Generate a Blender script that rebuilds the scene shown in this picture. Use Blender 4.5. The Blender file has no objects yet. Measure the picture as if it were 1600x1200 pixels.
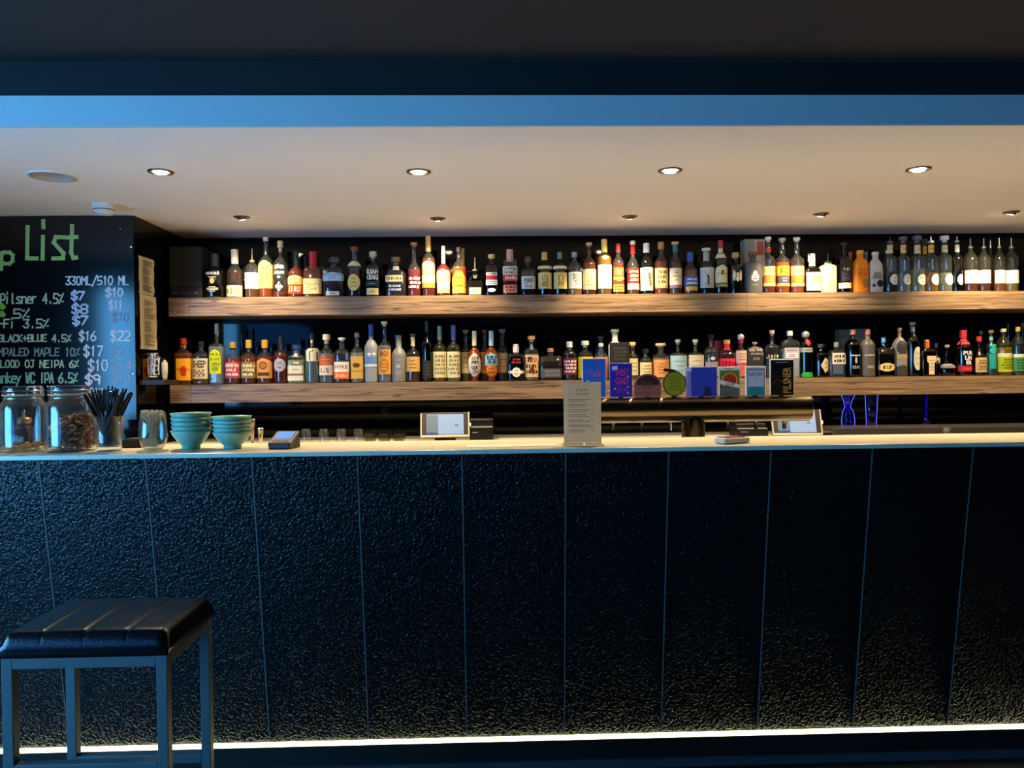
import bpy, bmesh, math, random
from mathutils import Vector, Matrix
random.seed(7)
SC = bpy.context.scene
COL = SC.collection
R = math.radians

# ------------------------------------------------------------------ camera
F, YAW, PITCH, ROLL, ZC = 1197.0, .028, -.0121, .0112, 1.41
CAM = Vector((0, 0, ZC))
FWD = Vector((math.sin(YAW)*math.cos(PITCH), math.cos(YAW)*math.cos(PITCH), math.sin(PITCH)))
_r0 = Vector((math.cos(YAW), -math.sin(YAW), 0)); _u0 = _r0.cross(FWD)
RGT = _r0*math.cos(ROLL) - _u0*math.sin(ROLL)
UPV = _r0*math.sin(ROLL) + _u0*math.cos(ROLL)
cam = bpy.data.cameras.new('camera'); cam.sensor_width = 36; cam.lens = 36*F/1600; cam.clip_start = .02
co = bpy.data.objects.new('camera', cam); COL.objects.link(co)
co.matrix_world = Matrix(((RGT.x, UPV.x, -FWD.x, 0), (RGT.y, UPV.y, -FWD.y, 0), (RGT.z, UPV.z, -FWD.z, ZC), (0, 0, 0, 1)))
SC.camera = co

def ray(px, py): return FWD + RGT*((px-800)/F) + UPV*((600-py)/F)
def atY(px, py, Y):                       # the point seen at a pixel on the vertical plane y = Y
    d = ray(px, py); return CAM + d*(Y/d.y)
def atZ(px, py, Z):                       # ... on the horizontal plane z = Z
    d = ray(px, py); return CAM + d*((Z-ZC)/d.z)
def m_per_px(Y): return Y/F

# ------------------------------------------------------------------ world, exposure
SC.view_settings.view_transform = 'Standard'; SC.view_settings.look = 'None'
SC.view_settings.gamma = 1; SC.view_settings.use_curve_mapping = False
SC.view_settings.exposure = 0.0
w = bpy.data.worlds.new('world'); SC.world = w; w.use_nodes = True
w.node_tree.nodes['Background'].inputs[0].default_value = (.25, .5, 1, 1)
w.node_tree.nodes['Background'].inputs[1].default_value = .02
SC.cycles.max_bounces = 10; SC.cycles.transparent_max_bounces = 24
SC.cycles.transmission_bounces = 8; SC.cycles.glossy_bounces = 5; SC.cycles.diffuse_bounces = 4
SC.cycles.sample_clamp_indirect = 4.0
SC.cycles.caustics_reflective = True; SC.cycles.caustics_refractive = False
WARM = (1, .74, .42)
WINDOW_L = 21.5
P_COUNTER, P_SHELF = 140.0, 62.0

# ------------------------------------------------------------------ materials
def hx(s):
    s = s.lstrip('#'); o = []
    for i in (0, 2, 4):
        c = int(s[i:i+2], 16)/255
        o.append(c/12.92 if c <= .04045 else ((c+.055)/1.055)**2.4)
    return (*o, 1)
MATS = {}
def mat(name, col='#808080', rough=.5, metal=0, spec=.5, trans=0, emit=None, es=0, coat=0, ior=1.45):
    key = (name, col, rough, metal, trans, es)
    if key in MATS: return MATS[key]
    m = bpy.data.materials.new(name); m.use_nodes = True
    p = m.node_tree.nodes['Principled BSDF']
    p.inputs['Base Color'].default_value = hx(col); p.inputs['Roughness'].default_value = rough
    p.inputs['Metallic'].default_value = metal; p.inputs['Specular IOR Level'].default_value = spec
    p.inputs['Transmission Weight'].default_value = trans; p.inputs['Coat Weight'].default_value = coat
    p.inputs['IOR'].default_value = ior
    if emit:
        p.inputs['Emission Color'].default_value = (*emit, 1); p.inputs['Emission Strength'].default_value = es
    MATS[key] = m; return m
def paper(col): return mat('paper', col, .6, spec=.25)
def ink(col): return mat('ink', col, .6, spec=.2)
def glass(tint='#f4f8f8', rough=.09):
    key = ('glass', tint, rough)
    if key in MATS: return MATS[key]
    m = bpy.data.materials.new('bottle_glass'); m.use_nodes = True
    n = m.node_tree.nodes; l = m.node_tree.links; n.clear()
    o = n.new('ShaderNodeOutputMaterial'); mx = n.new('ShaderNodeMixShader')
    t = n.new('ShaderNodeBsdfTransparent'); g = n.new('ShaderNodeBsdfGlossy'); fr = n.new('ShaderNodeLayerWeight')
    pw = n.new('ShaderNodeMath'); pw.operation = 'POWER'; pw.inputs[1].default_value = 4.0
    ml = n.new('ShaderNodeMath'); ml.operation = 'MULTIPLY_ADD'; ml.inputs[1].default_value = .8; ml.inputs[2].default_value = .075
    l.new(fr.outputs['Facing'], pw.inputs[0]); l.new(pw.outputs[0], ml.inputs[0])
    df = n.new('ShaderNodeBsdfDiffuse'); m0 = n.new('ShaderNodeMixShader'); m0.inputs[0].default_value = .014
    df.inputs[0].default_value = hx(tint)
    t.inputs[0].default_value = hx(tint); g.inputs['Roughness'].default_value = rough
    l.new(t.outputs[0], m0.inputs[1]); l.new(df.outputs[0], m0.inputs[2])
    l.new(ml.outputs[0], mx.inputs[0]); l.new(m0.outputs[0], mx.inputs[1]); l.new(g.outputs[0], mx.inputs[2])
    l.new(mx.outputs[0], o.inputs[0]); MATS[key] = m; return m
def liquid(col):
    key = ('liquid', col)
    if key in MATS: return MATS[key]
    m, n, l, p = nodes_of('liquid'); c = hx(col)
    p.inputs['Base Color'].default_value = c; p.inputs['Roughness'].default_value = .12; p.inputs['Transmission Weight'].default_value = 0
    tl = n.new('ShaderNodeBsdfTranslucent'); tp = n.new('ShaderNodeBsdfTransparent'); tl.inputs[0].default_value = c; tp.inputs[0].default_value = c
    a = n.new('ShaderNodeMixShader'); b = n.new('ShaderNodeMixShader'); a.inputs[0].default_value = .55; b.inputs[0].default_value = .55
    l.new(p.outputs[0], a.inputs[1]); l.new(tl.outputs[0], a.inputs[2]); l.new(a.outputs[0], b.inputs[1]); l.new(tp.outputs[0], b.inputs[2])
    l.new(b.outputs[0], n['Material Output'].inputs[0]); MATS[key] = m; return m
def thin_paper(col):
    m, n, l, p = nodes_of('thin_paper'); p.inputs['Base Color'].default_value = hx(col); p.inputs['Roughness'].default_value = .7
    tl = n.new('ShaderNodeBsdfTranslucent'); tl.inputs[0].default_value = hx(col); a = n.new('ShaderNodeMixShader'); a.inputs[0].default_value = .72
    l.new(p.outputs[0], a.inputs[1]); l.new(tl.outputs[0], a.inputs[2]); l.new(a.outputs[0], n['Material Output'].inputs[0]); return m
def nodes_of(name):
    m = bpy.data.materials.new(name); m.use_nodes = True
    return m, m.node_tree.nodes, m.node_tree.links, m.node_tree.nodes['Principled BSDF']
def ramp(n, stops):
    r = n.new('ShaderNodeValToRGB'); e = r.color_ramp.elements
    while len(e) < len(stops): e.new(.5)
    for i, (p, c) in enumerate(stops): e[i].position = p; e[i].color = hx(c)
    return r
def wood_mat():
    m, n, l, p = nodes_of('shelf_wood')
    tc = n.new('ShaderNodeTexCoord'); mp = n.new('ShaderNodeMapping'); mp.inputs['Scale'].default_value = (1.3, 5, 26)
    l.new(tc.outputs['Object'], mp.inputs[0])
    a = n.new('ShaderNodeTexNoise'); a.inputs['Scale'].default_value = 2.2; a.inputs['Detail'].default_value = 8; a.inputs['Distortion'].default_value = .6
    l.new(mp.outputs[0], a.inputs[0])
    r = ramp(n, [(.25, '#5a4634'), (.5, '#8a7054'), (.75, '#a88a68')]); l.new(a.outputs['Fac'], r.inputs[0])
    mp2 = n.new('ShaderNodeMapping'); mp2.inputs['Scale'].default_value = (.55, 3, 17); l.new(tc.outputs['Object'], mp2.inputs[0])
    b = n.new('ShaderNodeTexNoise'); b.inputs['Scale'].default_value = 1.7; b.inputs['Detail'].default_value = 3; l.new(mp2.outputs[0], b.inputs[0])
    r2 = ramp(n, [(.478, '#ffffff'), (.5, '#2e2218'), (.522, '#ffffff')]); l.new(b.outputs['Fac'], r2.inputs[0])
    mx = n.new('ShaderNodeMix'); mx.data_type = 'RGBA'; mx.blend_type = 'MULTIPLY'; mx.inputs[0].default_value = .8
    l.new(r.outputs[0], mx.inputs[6]); l.new(r2.outputs[0], mx.inputs[7]); l.new(mx.outputs[2], p.inputs['Base Color'])
    p.inputs['Roughness'].default_value = .42
    bp = n.new('ShaderNodeBump'); bp.inputs['Strength'].default_value = .25; bp.inputs['Distance'].default_value = .002
    l.new(a.outputs['Fac'], bp.inputs['Height']); l.new(bp.outputs[0], p.inputs['Normal'])
    return m
def panel_mat():
    m, n, l, p = nodes_of('pebbled_panel')
    tc = n.new('ShaderNodeTexCoord')
    v = n.new('ShaderNodeTexNoise'); v.inputs['Scale'].default_value = 105; v.inputs['Detail'].default_value = 2.5; v.inputs['Distortion'].default_value = .9
    l.new(tc.outputs['Object'], v.inputs[0])
    rr = n.new('ShaderNodeValToRGB'); rr.color_ramp.elements[0].position = .38; rr.color_ramp.elements[1].position = .62
    l.new(v.outputs['Fac'], rr.inputs[0])
    bp = n.new('ShaderNodeBump'); bp.inputs['Strength'].default_value = .75; bp.inputs['Distance'].default_value = .0015
    l.new(rr.outputs[0], bp.inputs['Height']); l.new(bp.outputs[0], p.inputs['Normal'])
    p.inputs['Base Color'].default_value = hx('#0e0f0e'); p.inputs['Roughness'].default_value = .19
    p.inputs['Specular IOR Level'].default_value = .4
    return m
def plaster(name, col, rough=.8, scale=60, st=.05):
    m, n, l, p = nodes_of(name)
    tc = n.new('ShaderNodeTexCoord'); a = n.new('ShaderNodeTexNoise'); a.inputs['Scale'].default_value = scale; a.inputs['Detail'].default_value = 4
    l.new(tc.outputs['Object'], a.inputs[0])
    bp = n.new('ShaderNodeBump'); bp.inputs['Strength'].default_value = st; bp.inputs['Distance'].default_value = .01
    l.new(a.outputs['Fac'], bp.inputs['Height']); l.new(bp.outputs[0], p.inputs['Normal'])
    p.inputs['Base Color'].default_value = hx(col); p.inputs['Roughness'].default_value = rough
    return m
def stone_mat():
    m, n, l, p = nodes_of('pale_worktop')
    tc = n.new('ShaderNodeTexCoord'); a = n.new('ShaderNodeTexNoise'); a.inputs['Scale'].default_value = 3; a.inputs['Detail'].default_value = 6
    l.new(tc.outputs['Object'], a.inputs[0])
    r = ramp(n, [(.3, '#cfc4a8'), (.7, '#e0d6bc')]); l.new(a.outputs['Fac'], r.inputs[0]); l.new(r.outputs[0], p.inputs['Base Color'])
    p.inputs['Roughness'].default_value = .28; return m
WOOD = wood_mat(); PANEL = panel_mat()
CEIL_W = plaster('white_ceiling_paint', '#ece8de'); FASC_W = plaster('white_fascia_paint', '#c8c6c4'); BLACKP = plaster('black_paint', '#0b0b0b', .8); BLACKC = plaster('black_ceiling_paint', '#1c1916', .8)
BLKGLOSS = mat('black_gloss_panel', '#060607', .05, spec=.2)
BLK = mat('black_plastic', '#0c0c0d', .4); CHROME = mat('chrome', '#d0d0d0', .12, 1)
STEEL = mat('brushed_steel', '#b8b4ac', .3, 1); GREYMET = mat('grey_metal', '#7d8486', .42, .6)

# ------------------------------------------------------------------ mesh helpers
def link(o, parent=None):
    COL.objects.link(o)
    if parent is not None: o.parent = parent
    return o
def mesh_obj(name, V, Fc, m, parent=None, smooth=False):
    me = bpy.data.meshes.new(name); me.from_pydata([tuple(v) for v in V], [], Fc)
    me.materials.append(m)
    if smooth: me.polygons.foreach_set('use_smooth', [True]*len(me.polygons))
    me.update(); return link(bpy.data.objects.new(name, me), parent)
def tag(o, label=None, cat=None, group=None, kind=None):
    if label: o['label'] = label
    if cat: o['category'] = cat
    if group: o['group'] = group
    if kind: o['kind'] = kind
    return o
def empty(name, loc, label=None, cat=None, group=None, rz=0):
    o = bpy.data.objects.new(name, None); o.empty_display_size = .05; o.location = loc; o.rotation_euler.z = rz
    COL.objects.link(o); return tag(o, label, cat, group)
class MB:
    def __init__(s): s.V = []; s.F = []
    def add(s, V, Fc):
        k = len(s.V); s.V += [tuple(v) for v in V]; s.F += [tuple(i+k for i in f) for f in Fc]; return s
    def box(s, x0, x1, y0, y1, z0, z1, M=None):
        V = [Vector((x, y, z)) for z in (z0, z1) for y in (y0, y1) for x in (x0, x1)]
        if M is not None: V = [M @ v for v in V]
        return s.add(V, [(0, 2, 3, 1), (4, 5, 7, 6), (0, 1, 5, 4), (2, 6, 7, 3), (0, 4, 6, 2), (1, 3, 7, 5)])
    def lathe(s, prof, seg=20, dr=1, n=2, c=(0, 0), cap0=True, cap1=True):
        V = []; Fc = []
        for r, z in prof:
            for i in range(seg):
                t = 2*math.pi*(i+.5)/seg; a, b = math.cos(t), math.sin(t)
                e = 2/n
                V.append((c[0]+r*math.copysign(abs(a)**e, a), c[1]+r*dr*math.copysign(abs(b)**e, b), z))
        for k in range(len(prof)-1):
            for i in range(seg):
                j = (i+1) % seg; Fc.append((k*seg+i, k*seg+j, (k+1)*seg+j, (k+1)*seg+i))
        if cap0: Fc.append(tuple(range(seg-1, -1, -1)))
        if cap1: Fc.append(tuple((len(prof)-1)*seg+i for i in range(seg)))
        return s.add(V, Fc)
    def tube(s, p, q, r, seg=8, r2=None):
        p, q = Vector(p), Vector(q); d = (q-p).normalized(); a = d.orthogonal().normalized(); b = d.cross(a)
        r2 = r if r2 is None else r2
        V = [o+a*rr*math.cos(2*math.pi*i/seg)+b*rr*math.sin(2*math.pi*i/seg) for o, rr in ((p, r), (q, r2)) for i in range(seg)]
        Fc = [(i, (i+1) % seg, seg+(i+1) % seg, seg+i) for i in range(seg)]+[tuple(range(seg-1, -1, -1)), tuple(range(seg, 2*seg))]
        return s.add(V, Fc)
    def build(s, name, m, parent=None, smooth=False, bevel=0, seg=2):
        o = mesh_obj(name, s.V, s.F, m, parent, smooth)
        if bevel:
            b = o.modifiers.new('bevel', 'BEVEL'); b.width = bevel; b.segments = seg; b.limit_method = 'ANGLE'
        return o
def sharp(o, ang=40):
    me = o.data; me.polygons.foreach_set('use_smooth', [True]*len(me.polygons))
    try: me.set_sharp_from_angle(angle=R(ang))
    except Exception: pass
    return o
_txt = {}
def text2d(s, bold=0):
    """flat text outline -> (verts2d, faces, width, height), height of a capital = 1"""
    k = (s, bold)
    if k in _txt: return _txt[k]
    cu = bpy.data.curves.new('t', 'FONT'); cu.body = s; cu.size = 1; cu.resolution_u = 1; cu.offset = bold
    cu.fill_mode = 'BOTH' if hasattr(cu, 'fill_mode') else 'FRONT'
    cu.align_x = 'CENTER'; cu.space_line = .9
    o = bpy.data.objects.new('t', cu); COL.objects.link(o); bpy.context.view_layer.update()
    me = o.evaluated_get(bpy.context.evaluated_depsgraph_get()).to_mesh()
    V = [(v.co.x, v.co.y) for v in me.vertices]; Fc = [tuple(p.vertices) for p in me.polygons]
    o.to_mesh_clear(); COL.objects.unlink(o); bpy.data.objects.remove(o); bpy.data.curves.remove(cu)
    if not V: V = [(0, 0), (1, 0), (1, 1)]; Fc = [(0, 1, 2)]
    xs = [v[0] for v in V]; ys = [v[1] for v in V]; cx = (min(xs)+max(xs))/2; cy = (min(ys)+max(ys))/2
    V = [(x-cx, y-cy) for x, y in V]
    _txt[k] = (V, Fc, max(xs)-min(xs), max(ys)-min(ys)); return _txt[k]
def text_fit(s, w, h, bold=0, stretch=False):
    if s[0] == '#':                       # print too small to read: rows of uneven word-like marks
        k = int(s[1:]); rr = random.Random(hash((round(w*1e5), k)) & 0xffff); V = []; Fc = []; rh = h/k
        for i in range(k):
            x = -w/2*rr.uniform(.7, 1); xe = w/2*rr.uniform(.7, 1); yc = h/2-rh*(i+.5)
            while x < xe:
                q = rr.uniform(.12, .4)*rh+.0008; hh_ = rh*rr.uniform(.24, .38); c = len(V); sk = rr.uniform(-.1, .25)*rh
                V += [(x, yc-hh_), (x+q, yc-hh_), (x+q+sk, yc+hh_), (x+sk, yc+hh_)]; Fc.append((c, c+1, c+2, c+3))
                x += q*rr.uniform(1.25, 1.7)
        return V, Fc
    V, Fc, tw, th = text2d(s, bold); sx = w/tw; sy = h/th
    if not stretch: sx = sy = min(sx, sy)
    return [(x*sx, y*sy) for x, y in V], Fc
# hand-drawn stroke letters, grid x 0-4, y 0-6 (a, b are below the line)
STK = {'A': '00 26 40;12 32', 'B': '00 06 36 45 43 03 33 42 41 30 00', 'C': '45 36 16 04 02 10 30 41', 'D': '00 06 26 44 42 20 00',
 'E': '46 06 00 40;03 33', 'F': '46 06 00;03 33', 'I': '26 20', 'J': '16 46;36 31 20 10 01', 'K': '06 00;46 03 40', 'L': '06 00 40', 'l': '16 10 20', 'M': '00 06 23 46 40',
 'N': '00 06 40 46', 'O': '10 02 04 16 36 44 42 30 10', 'P': '00 06 36 45 43 32 02', 'R': '00 06 36 45 43 02 40', 'S': '45 36 16 05 04 42 41 30 10 01',
 'T': '06 46;26 20', 'U': '06 01 10 30 41 46', 'V': '06 20 46', 'W': '06 10 24 30 46', '0': '10 02 04 16 36 44 42 30 10', '1': '15 26 20', '2': '05 16 36 45 43 00 40',
 '3': '06 46 23 33 42 41 30 10 01', '4': '30 36 02 42', '5': '46 06 03 33 42 41 30 00', '6': '36 03 01 10 30 41 42 33 03', '7': '06 46 10', '8': '13 04 05 16 36 45 44 33 13 02 01 10 30 41 42 33',
 '9': '43 13 04 05 16 36 45 43 40', '$': '45 36 16 05 04 42 41 30 10 01;27 2a', '%': '00 46;05 15;31 41', '+': '21 25;03 43', '.': '20 21', '-': '03 43', '/': '0a 47', "'": '26 25',
 '!': '26 22;20 21', 'p': '04 0b;03 14 34 43 41 30 10 01', 'i': '14 10;16 17', 's': '44 14 03 41 40 00', 't': '26 21 30 40;04 44', 'n': '04 00;03 14 34 43 40', 'e': '02 42 43 34 14 03 01 10 40', 'r': '04 00;02 14 34',
 'o': '10 01 03 14 34 43 41 30 10', 'k': '06 00;34 02 40', 'y': '04 21;44 0b', 'c': '44 14 03 01 10 40', 'a': '43 34 14 03 01 10 30 41;44 40'}
def strokes(s, x0, x1, y0, y1, wd, slant=.0):
    """text drawn as thick pen strokes filling the box -> (verts2d, faces)"""
    n = len(s); cw = (x1-x0)/(n-.25); u = cw*.75/4; v = (y1-y0)/6; V = []; Fc = []
    for k, ch in enumerate(s):
        if ch == ' ' or ch not in STK: continue
        for st in STK[ch].split(';'):
            P = []
            for q in st.split(' '):
                yy = {'a': -1, 'b': -2}.get(q[1]); yy = int(q[1]) if yy is None else yy
                P.append((x0+k*cw+int(q[0])*u+slant*yy*v+random.uniform(-.12, .12)*u, y0+yy*v+random.uniform(-.12, .12)*v))
            for a, b in zip(P, P[1:]):
                dx, dy = b[0]-a[0], b[1]-a[1]; L = math.hypot(dx, dy) or 1; dx /= L; dy /= L; h = wd/2
                c = len(V)
                V += [(a[0]-dx*h-dy*h, a[1]-dy*h+dx*h), (a[0]-dx*h+dy*h, a[1]-dy*h-dx*h), (b[0]+dx*h+dy*h, b[1]+dy*h-dx*h), (b[0]+dx*h-dy*h, b[1]+dy*h+dx*h)]
                Fc.append((c, c+1, c+2, c+3))
    return V, Fc
def flat_print(name, VF, m, parent, y, cx=0, cz=0):
    V, Fc = VF; return mesh_obj(name, [(x+cx, y, z+cz) for x, z in V], Fc, m, parent)

# ------------------------------------------------------------------ layout
CEIL_Z = 2.286; FASC_Y = 2.72; WB = 4.85; SH_Y = 4.50; SH_B = 4.84
S1T, S1B, S2T, S2B = 1.878, 1.771, 1.372, 1.266
CT, CB, C_Y0, C_Y1 = 1.162, 1.147, 2.55, 2.93
XL, XR, YB = -3.3, 5.0, -4.5
BOARD = atZ(210, 337, CEIL_Z); BX, BY = BOARD.x, BOARD.y
BBZ = 1.035

# ------------------------------------------------------------------ room shell
def struct(name, mb, m, **k): return tag(mb.build(name, m, **k), kind='structure')
struct('floor', MB().box(XL, XR, YB, WB, -.1, 0), plaster('dark_floor', '#0e0d0d', .45, 8, .1))
struct('floor', MB().box(XL, XR, C_Y1+.3, WB, .0, .012), plaster('pale_bounce_floor', '#c4bdae', .6, 8, .1))  # unseen floor layer, added pale to bounce light onto the ceiling
o = tag(mesh_obj('wall_back', [(XL, WB, 0), (XR, WB, 0), (XR, WB, CEIL_Z), (XL, WB, CEIL_Z), (XL, WB+.1, 0), (XR, WB+.1, 0), (XR, WB+.1, CEIL_Z), (XL, WB+.1, CEIL_Z)],
    [(0, 1, 2, 3), (5, 4, 7, 6), (0, 4, 5, 1), (3, 2, 6, 7), (1, 5, 6, 2), (4, 0, 3, 7)], BLKGLOSS), kind='structure')
struct('ceiling', MB().box(XL, XR, FASC_Y, WB+.1, CEIL_Z, CEIL_Z+.04), CEIL_W)
struct('ceiling', MB().box(XL, XR, YB, FASC_Y, 2.52, 2.56), BLACKC)
zt = 2.394
struct('trim_1', MB().box(XL, XR, FASC_Y-.012, FASC_Y-.0005, CEIL_Z-.0, zt), FASC_W)
struct('trim_2', MB().box(XL, XR, FASC_Y+.004, FASC_Y+.05, zt+.0005, 2.5195), BLACKP)
struct('wall_left_return', MB().box(XL, BX, BY, WB-.001, 0, CEIL_Z-.001), BLKGLOSS)
WY0, WY1, WZ0, WZ1 = -.6, 1.8, .45, 2.25
struct('wall_left', MB().box(XL-.12, XL, YB, WY0, 0, 2.52).box(XL-.12, XL, WY1, WB, 0, 2.52).box(XL-.12, XL, WY0, WY1, 0, WZ0).box(XL-.12, XL, WY0, WY1, WZ1, 2.52), BLACKP)
struct('wall_right', MB().box(XR, XR+.1, YB, WB, 0, 2.52), BLACKP)
struct('wall_front', MB().box(XL, XR, YB-.1, YB, 0, 2.52), plaster('dark_brown_paint', '#2a2420', .7))
wf = empty('window_1', (XL, (WY0+WY1)/2, WZ0)); tag(wf, kind='structure')
hw = (WY1-WY0)/2; hh = WZ1-WZ0
MB().box(-.08, .02, -hw, -hw+.05, 0, hh).box(-.08, .02, hw-.05, hw, 0, hh).box(-.08, .02, -hw, hw, 0, .05).box(-.08, .02, -hw, hw, hh-.05, hh).build('window_frame', BLK, wf)
for k in (-1, 1): MB().box(-.07, .01, k*hw/3-.02, k*hw/3+.02, .05, hh-.05).build('mullion', BLK, wf)
DAY = mat('daylit_frosted_pane', '#222222', .5, emit=(.11, .47, 1.0), es=WINDOW_L)
for k in (-1, 0, 1):
    c = k*hw*.667; MB().box(-.06, -.05, c-hw/3+.02, c+hw/3-.02, .05, hh-.05).build('pane', DAY, wf)

w2 = empty('added_window_2', (XL+.03, -2.55, .45)); tag(w2, kind='structure')     # added unseen curtained window, gives the blue reflection behind the bottles
CUR = mat('glowing_curtain', '#16243a', .8, emit=(.05, .30, 1.0), es=3.2)  # the cloth itself glows, so that it reflects blue in the back wall
for k in range(6):
    V = []; Fc = []
    for i in range(25): V += [(.02*math.sin(i*1.05+k), -1.75+k*.585+i*.0243, z) for z in (0, 1.85)]
    for i in range(24): Fc.append((2*i, 2*i+2, 2*i+3, 2*i+1))
    mesh_obj('curtain', V, Fc, CUR, w2, True).modifiers.new('t', 'SOLIDIFY').thickness = .004
MB().tube((0, -1.8, 1.87), (0, 1.8, 1.87), .012).build('curtain_rail', BLK, w2)

# ------------------------------------------------------------------ bar front
bar = empty('bar_counter', (0, C_Y0, 0), 'long black bar front of pebbled slanted panels above a glowing strip', 'bar')
PT, PB_, PZT, PZB = 2.572-C_Y0, 2.728-C_Y0, CB, .118
SX = [-.798+.3495*k for k in range(-5, 15)]
for a, b in zip(SX, SX[1:]):
    V = [(a+.002, PT, PZT), (b-.002, PT, PZT), (b-.002, PB_, PZB), (a+.002, PB_, PZB)]
    V += [(x, y+.02, z) for x, y, z in V]
    o = mesh_obj('panel', V, [(0, 3, 2, 1), (4, 5, 6, 7), (0, 1, 5, 4), (3, 7, 6, 2), (1, 2, 6, 5), (0, 4, 7, 3)], PANEL, bar)
SEAM = mat('grey_seam', '#5a5856', .5)
for x in SX[1:-1]:
    V = [(x-.0022, PT-.0015, PZT), (x+.0022, PT-.0015, PZT), (x+.0022, PB_-.0015, PZB), (x-.0022, PB_-.0015, PZB)]
    V += [(a, y+.012, z) for a, y, z in V]
    mesh_obj('seam_strip', V, [(0, 3, 2, 1), (4, 5, 6, 7), (0, 1, 5, 4), (3, 7, 6, 2), (1, 2, 6, 5), (0, 4, 7, 3)], SEAM, bar)
MB().box(SX[0], SX[-1], PB_+.02, C_Y1-C_Y0-.02, .0, CB-.001).build('bar_core', BLK, bar)
MB().box(SX[0], SX[-1], PB_-.008, PB_+.02, .03, .1).build('kick_board', mat('kick_board', '#171410', .5), bar)
MB().box(SX[0], SX[-1], PB_-.02, PB_-.005, .0, .03).build('kick_strip', mat('kick_strip', '#44484a', .5, .3), bar)
MB().box(SX[0], SX[-1], PB_-.006, PB_+.006, .1005, .112).build('light_strip', mat('led_strip', '#fff8d0', .5, emit=(1, .95, .48), es=9), bar)
wt = tag(MB().box(SX[0], SX[-1], C_Y0, C_Y1, CB, CT).build('worktop', stone_mat(), bevel=.002), 'long pale stone worktop along the top of the bar', 'worktop')

# ------------------------------------------------------------------ back counter and shelves
bb = empty('back_counter', (0, 4.25, 0), 'dark back counter with steel top under the bottle shelves', 'counter')
MB().box(BX+.01, 4.6, .02, .56, 0, BBZ-.03).build('cabinet_body', BLK, bb)
MB().box(BX+.01, 4.6, 0, .58, BBZ-.03, BBZ).build('counter_top', mat('pale_counter_top', '#b9b4a8', .4), bb)  # hidden top, coloured pale to throw bounce light up to the ceiling
j1, j2 = atY(296, 480, SH_Y).x, atY(1168, 480, SH_Y).x
xl = atY(263, 480, SH_Y).x
for nm, zb, zt_, lb in (('upper', S1B, S1T, 'upper thick wooden shelf crowded with whisky and rum bottles'), ('lower', S2B, S2T, 'lower thick wooden shelf of bottles above the back counter')):
    s = empty('wall_shelf', (0, SH_Y, zb), lb, 'shelf')
    for a, b in ((xl, j1), (j1, j2), (j2, 4.4)):
        MB().box(a+.0006, b-.0006, 0, SH_B-SH_Y, 0, zt_-zb).build('board', WOOD, s, bevel=.0015)
# ------------------------------------------------------------------ bottles
CROPS = {'t1': (240, 360, .175), 't2': (500, 360, .175), 't3': (740, 360, .175), 't4': (980, 360, .175), 't5': (1160, 360, .15), 't6': (1370, 350, .14375),
         'l1': (240, 490, .175), 'l2': (500, 490, .175), 'l3': (740, 490, .175), 'l4': (980, 490, .175), 'l5': (1160, 490, .15), 'l6': (1370, 490, .14375)}
# body shapes: shoulder start, neck start, neck radius, depth ratio, squareness, foot radius
SHAPES = {'std': (.60, .76, .34, 1, 2, .94), 'tall': (.56, .76, .30, 1, 2, .94), 'bour': (.58, .72, .30, 1, 2.2, .95), 'sq': (.63, .72, .30, .85, 6, .97),
          'flat': (.62, .72, .27, .6, 4, .97), 'squat': (.50, .64, .26, .9, 4, .97), 'tap': (.50, .80, .36, 1, 2, .92), 'egg': (.30, .72, .26, 1, 2, .55),
          'bulb': (.56, .68, .30, 1, 2, .95), 'wide': (.62, .70, .27, .8, 3, .95), 'cyl': (.70, .78, .45, 1, 2, .97), 'onion': (.22, .52, .2, .8, 2, .8)}
def L(y0, y1, col, w=.95, sh='r', t=None, tc='#1a1612', x=0, n=0, bold=0, st=False): return dict(y0=y0, y1=y1, col=col, w=w, sh=sh, t=t, tc=tc, x=x, n=n, bold=bold, st=st)
BOTTLES = []
def bt(c, x0, x1, yt, shape, glass_, liq, fill, cap, labs, text, back=0, so=None, name='liquor_bottle', opaque=False):
    BOTTLES.append((c, x0, x1, yt, shape, glass_, liq, fill, cap, labs, text, back, so, name, opaque))
WAV = {'r': lambda v: 1, 'arch': lambda v: 1 if v < .72 else math.sqrt(max(0, 1-((v-.72)/.285)**2)), 'oval': lambda v: math.sqrt(max(0, 1-(2*v-1)**2)),
       'dia': lambda v: 1-abs(2*v-1), 'hex': lambda v: min(1, 1.6*(1-abs(2*v-1))+.25), 'gem': lambda v: min(1, .35+1.3*min(v, 1-v)*1.6), 'drop': lambda v: math.sqrt(max(0, 1-(2*v-1)**2))**.6,
       'tee': lambda v: 1 if v > .62 else .62}
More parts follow.
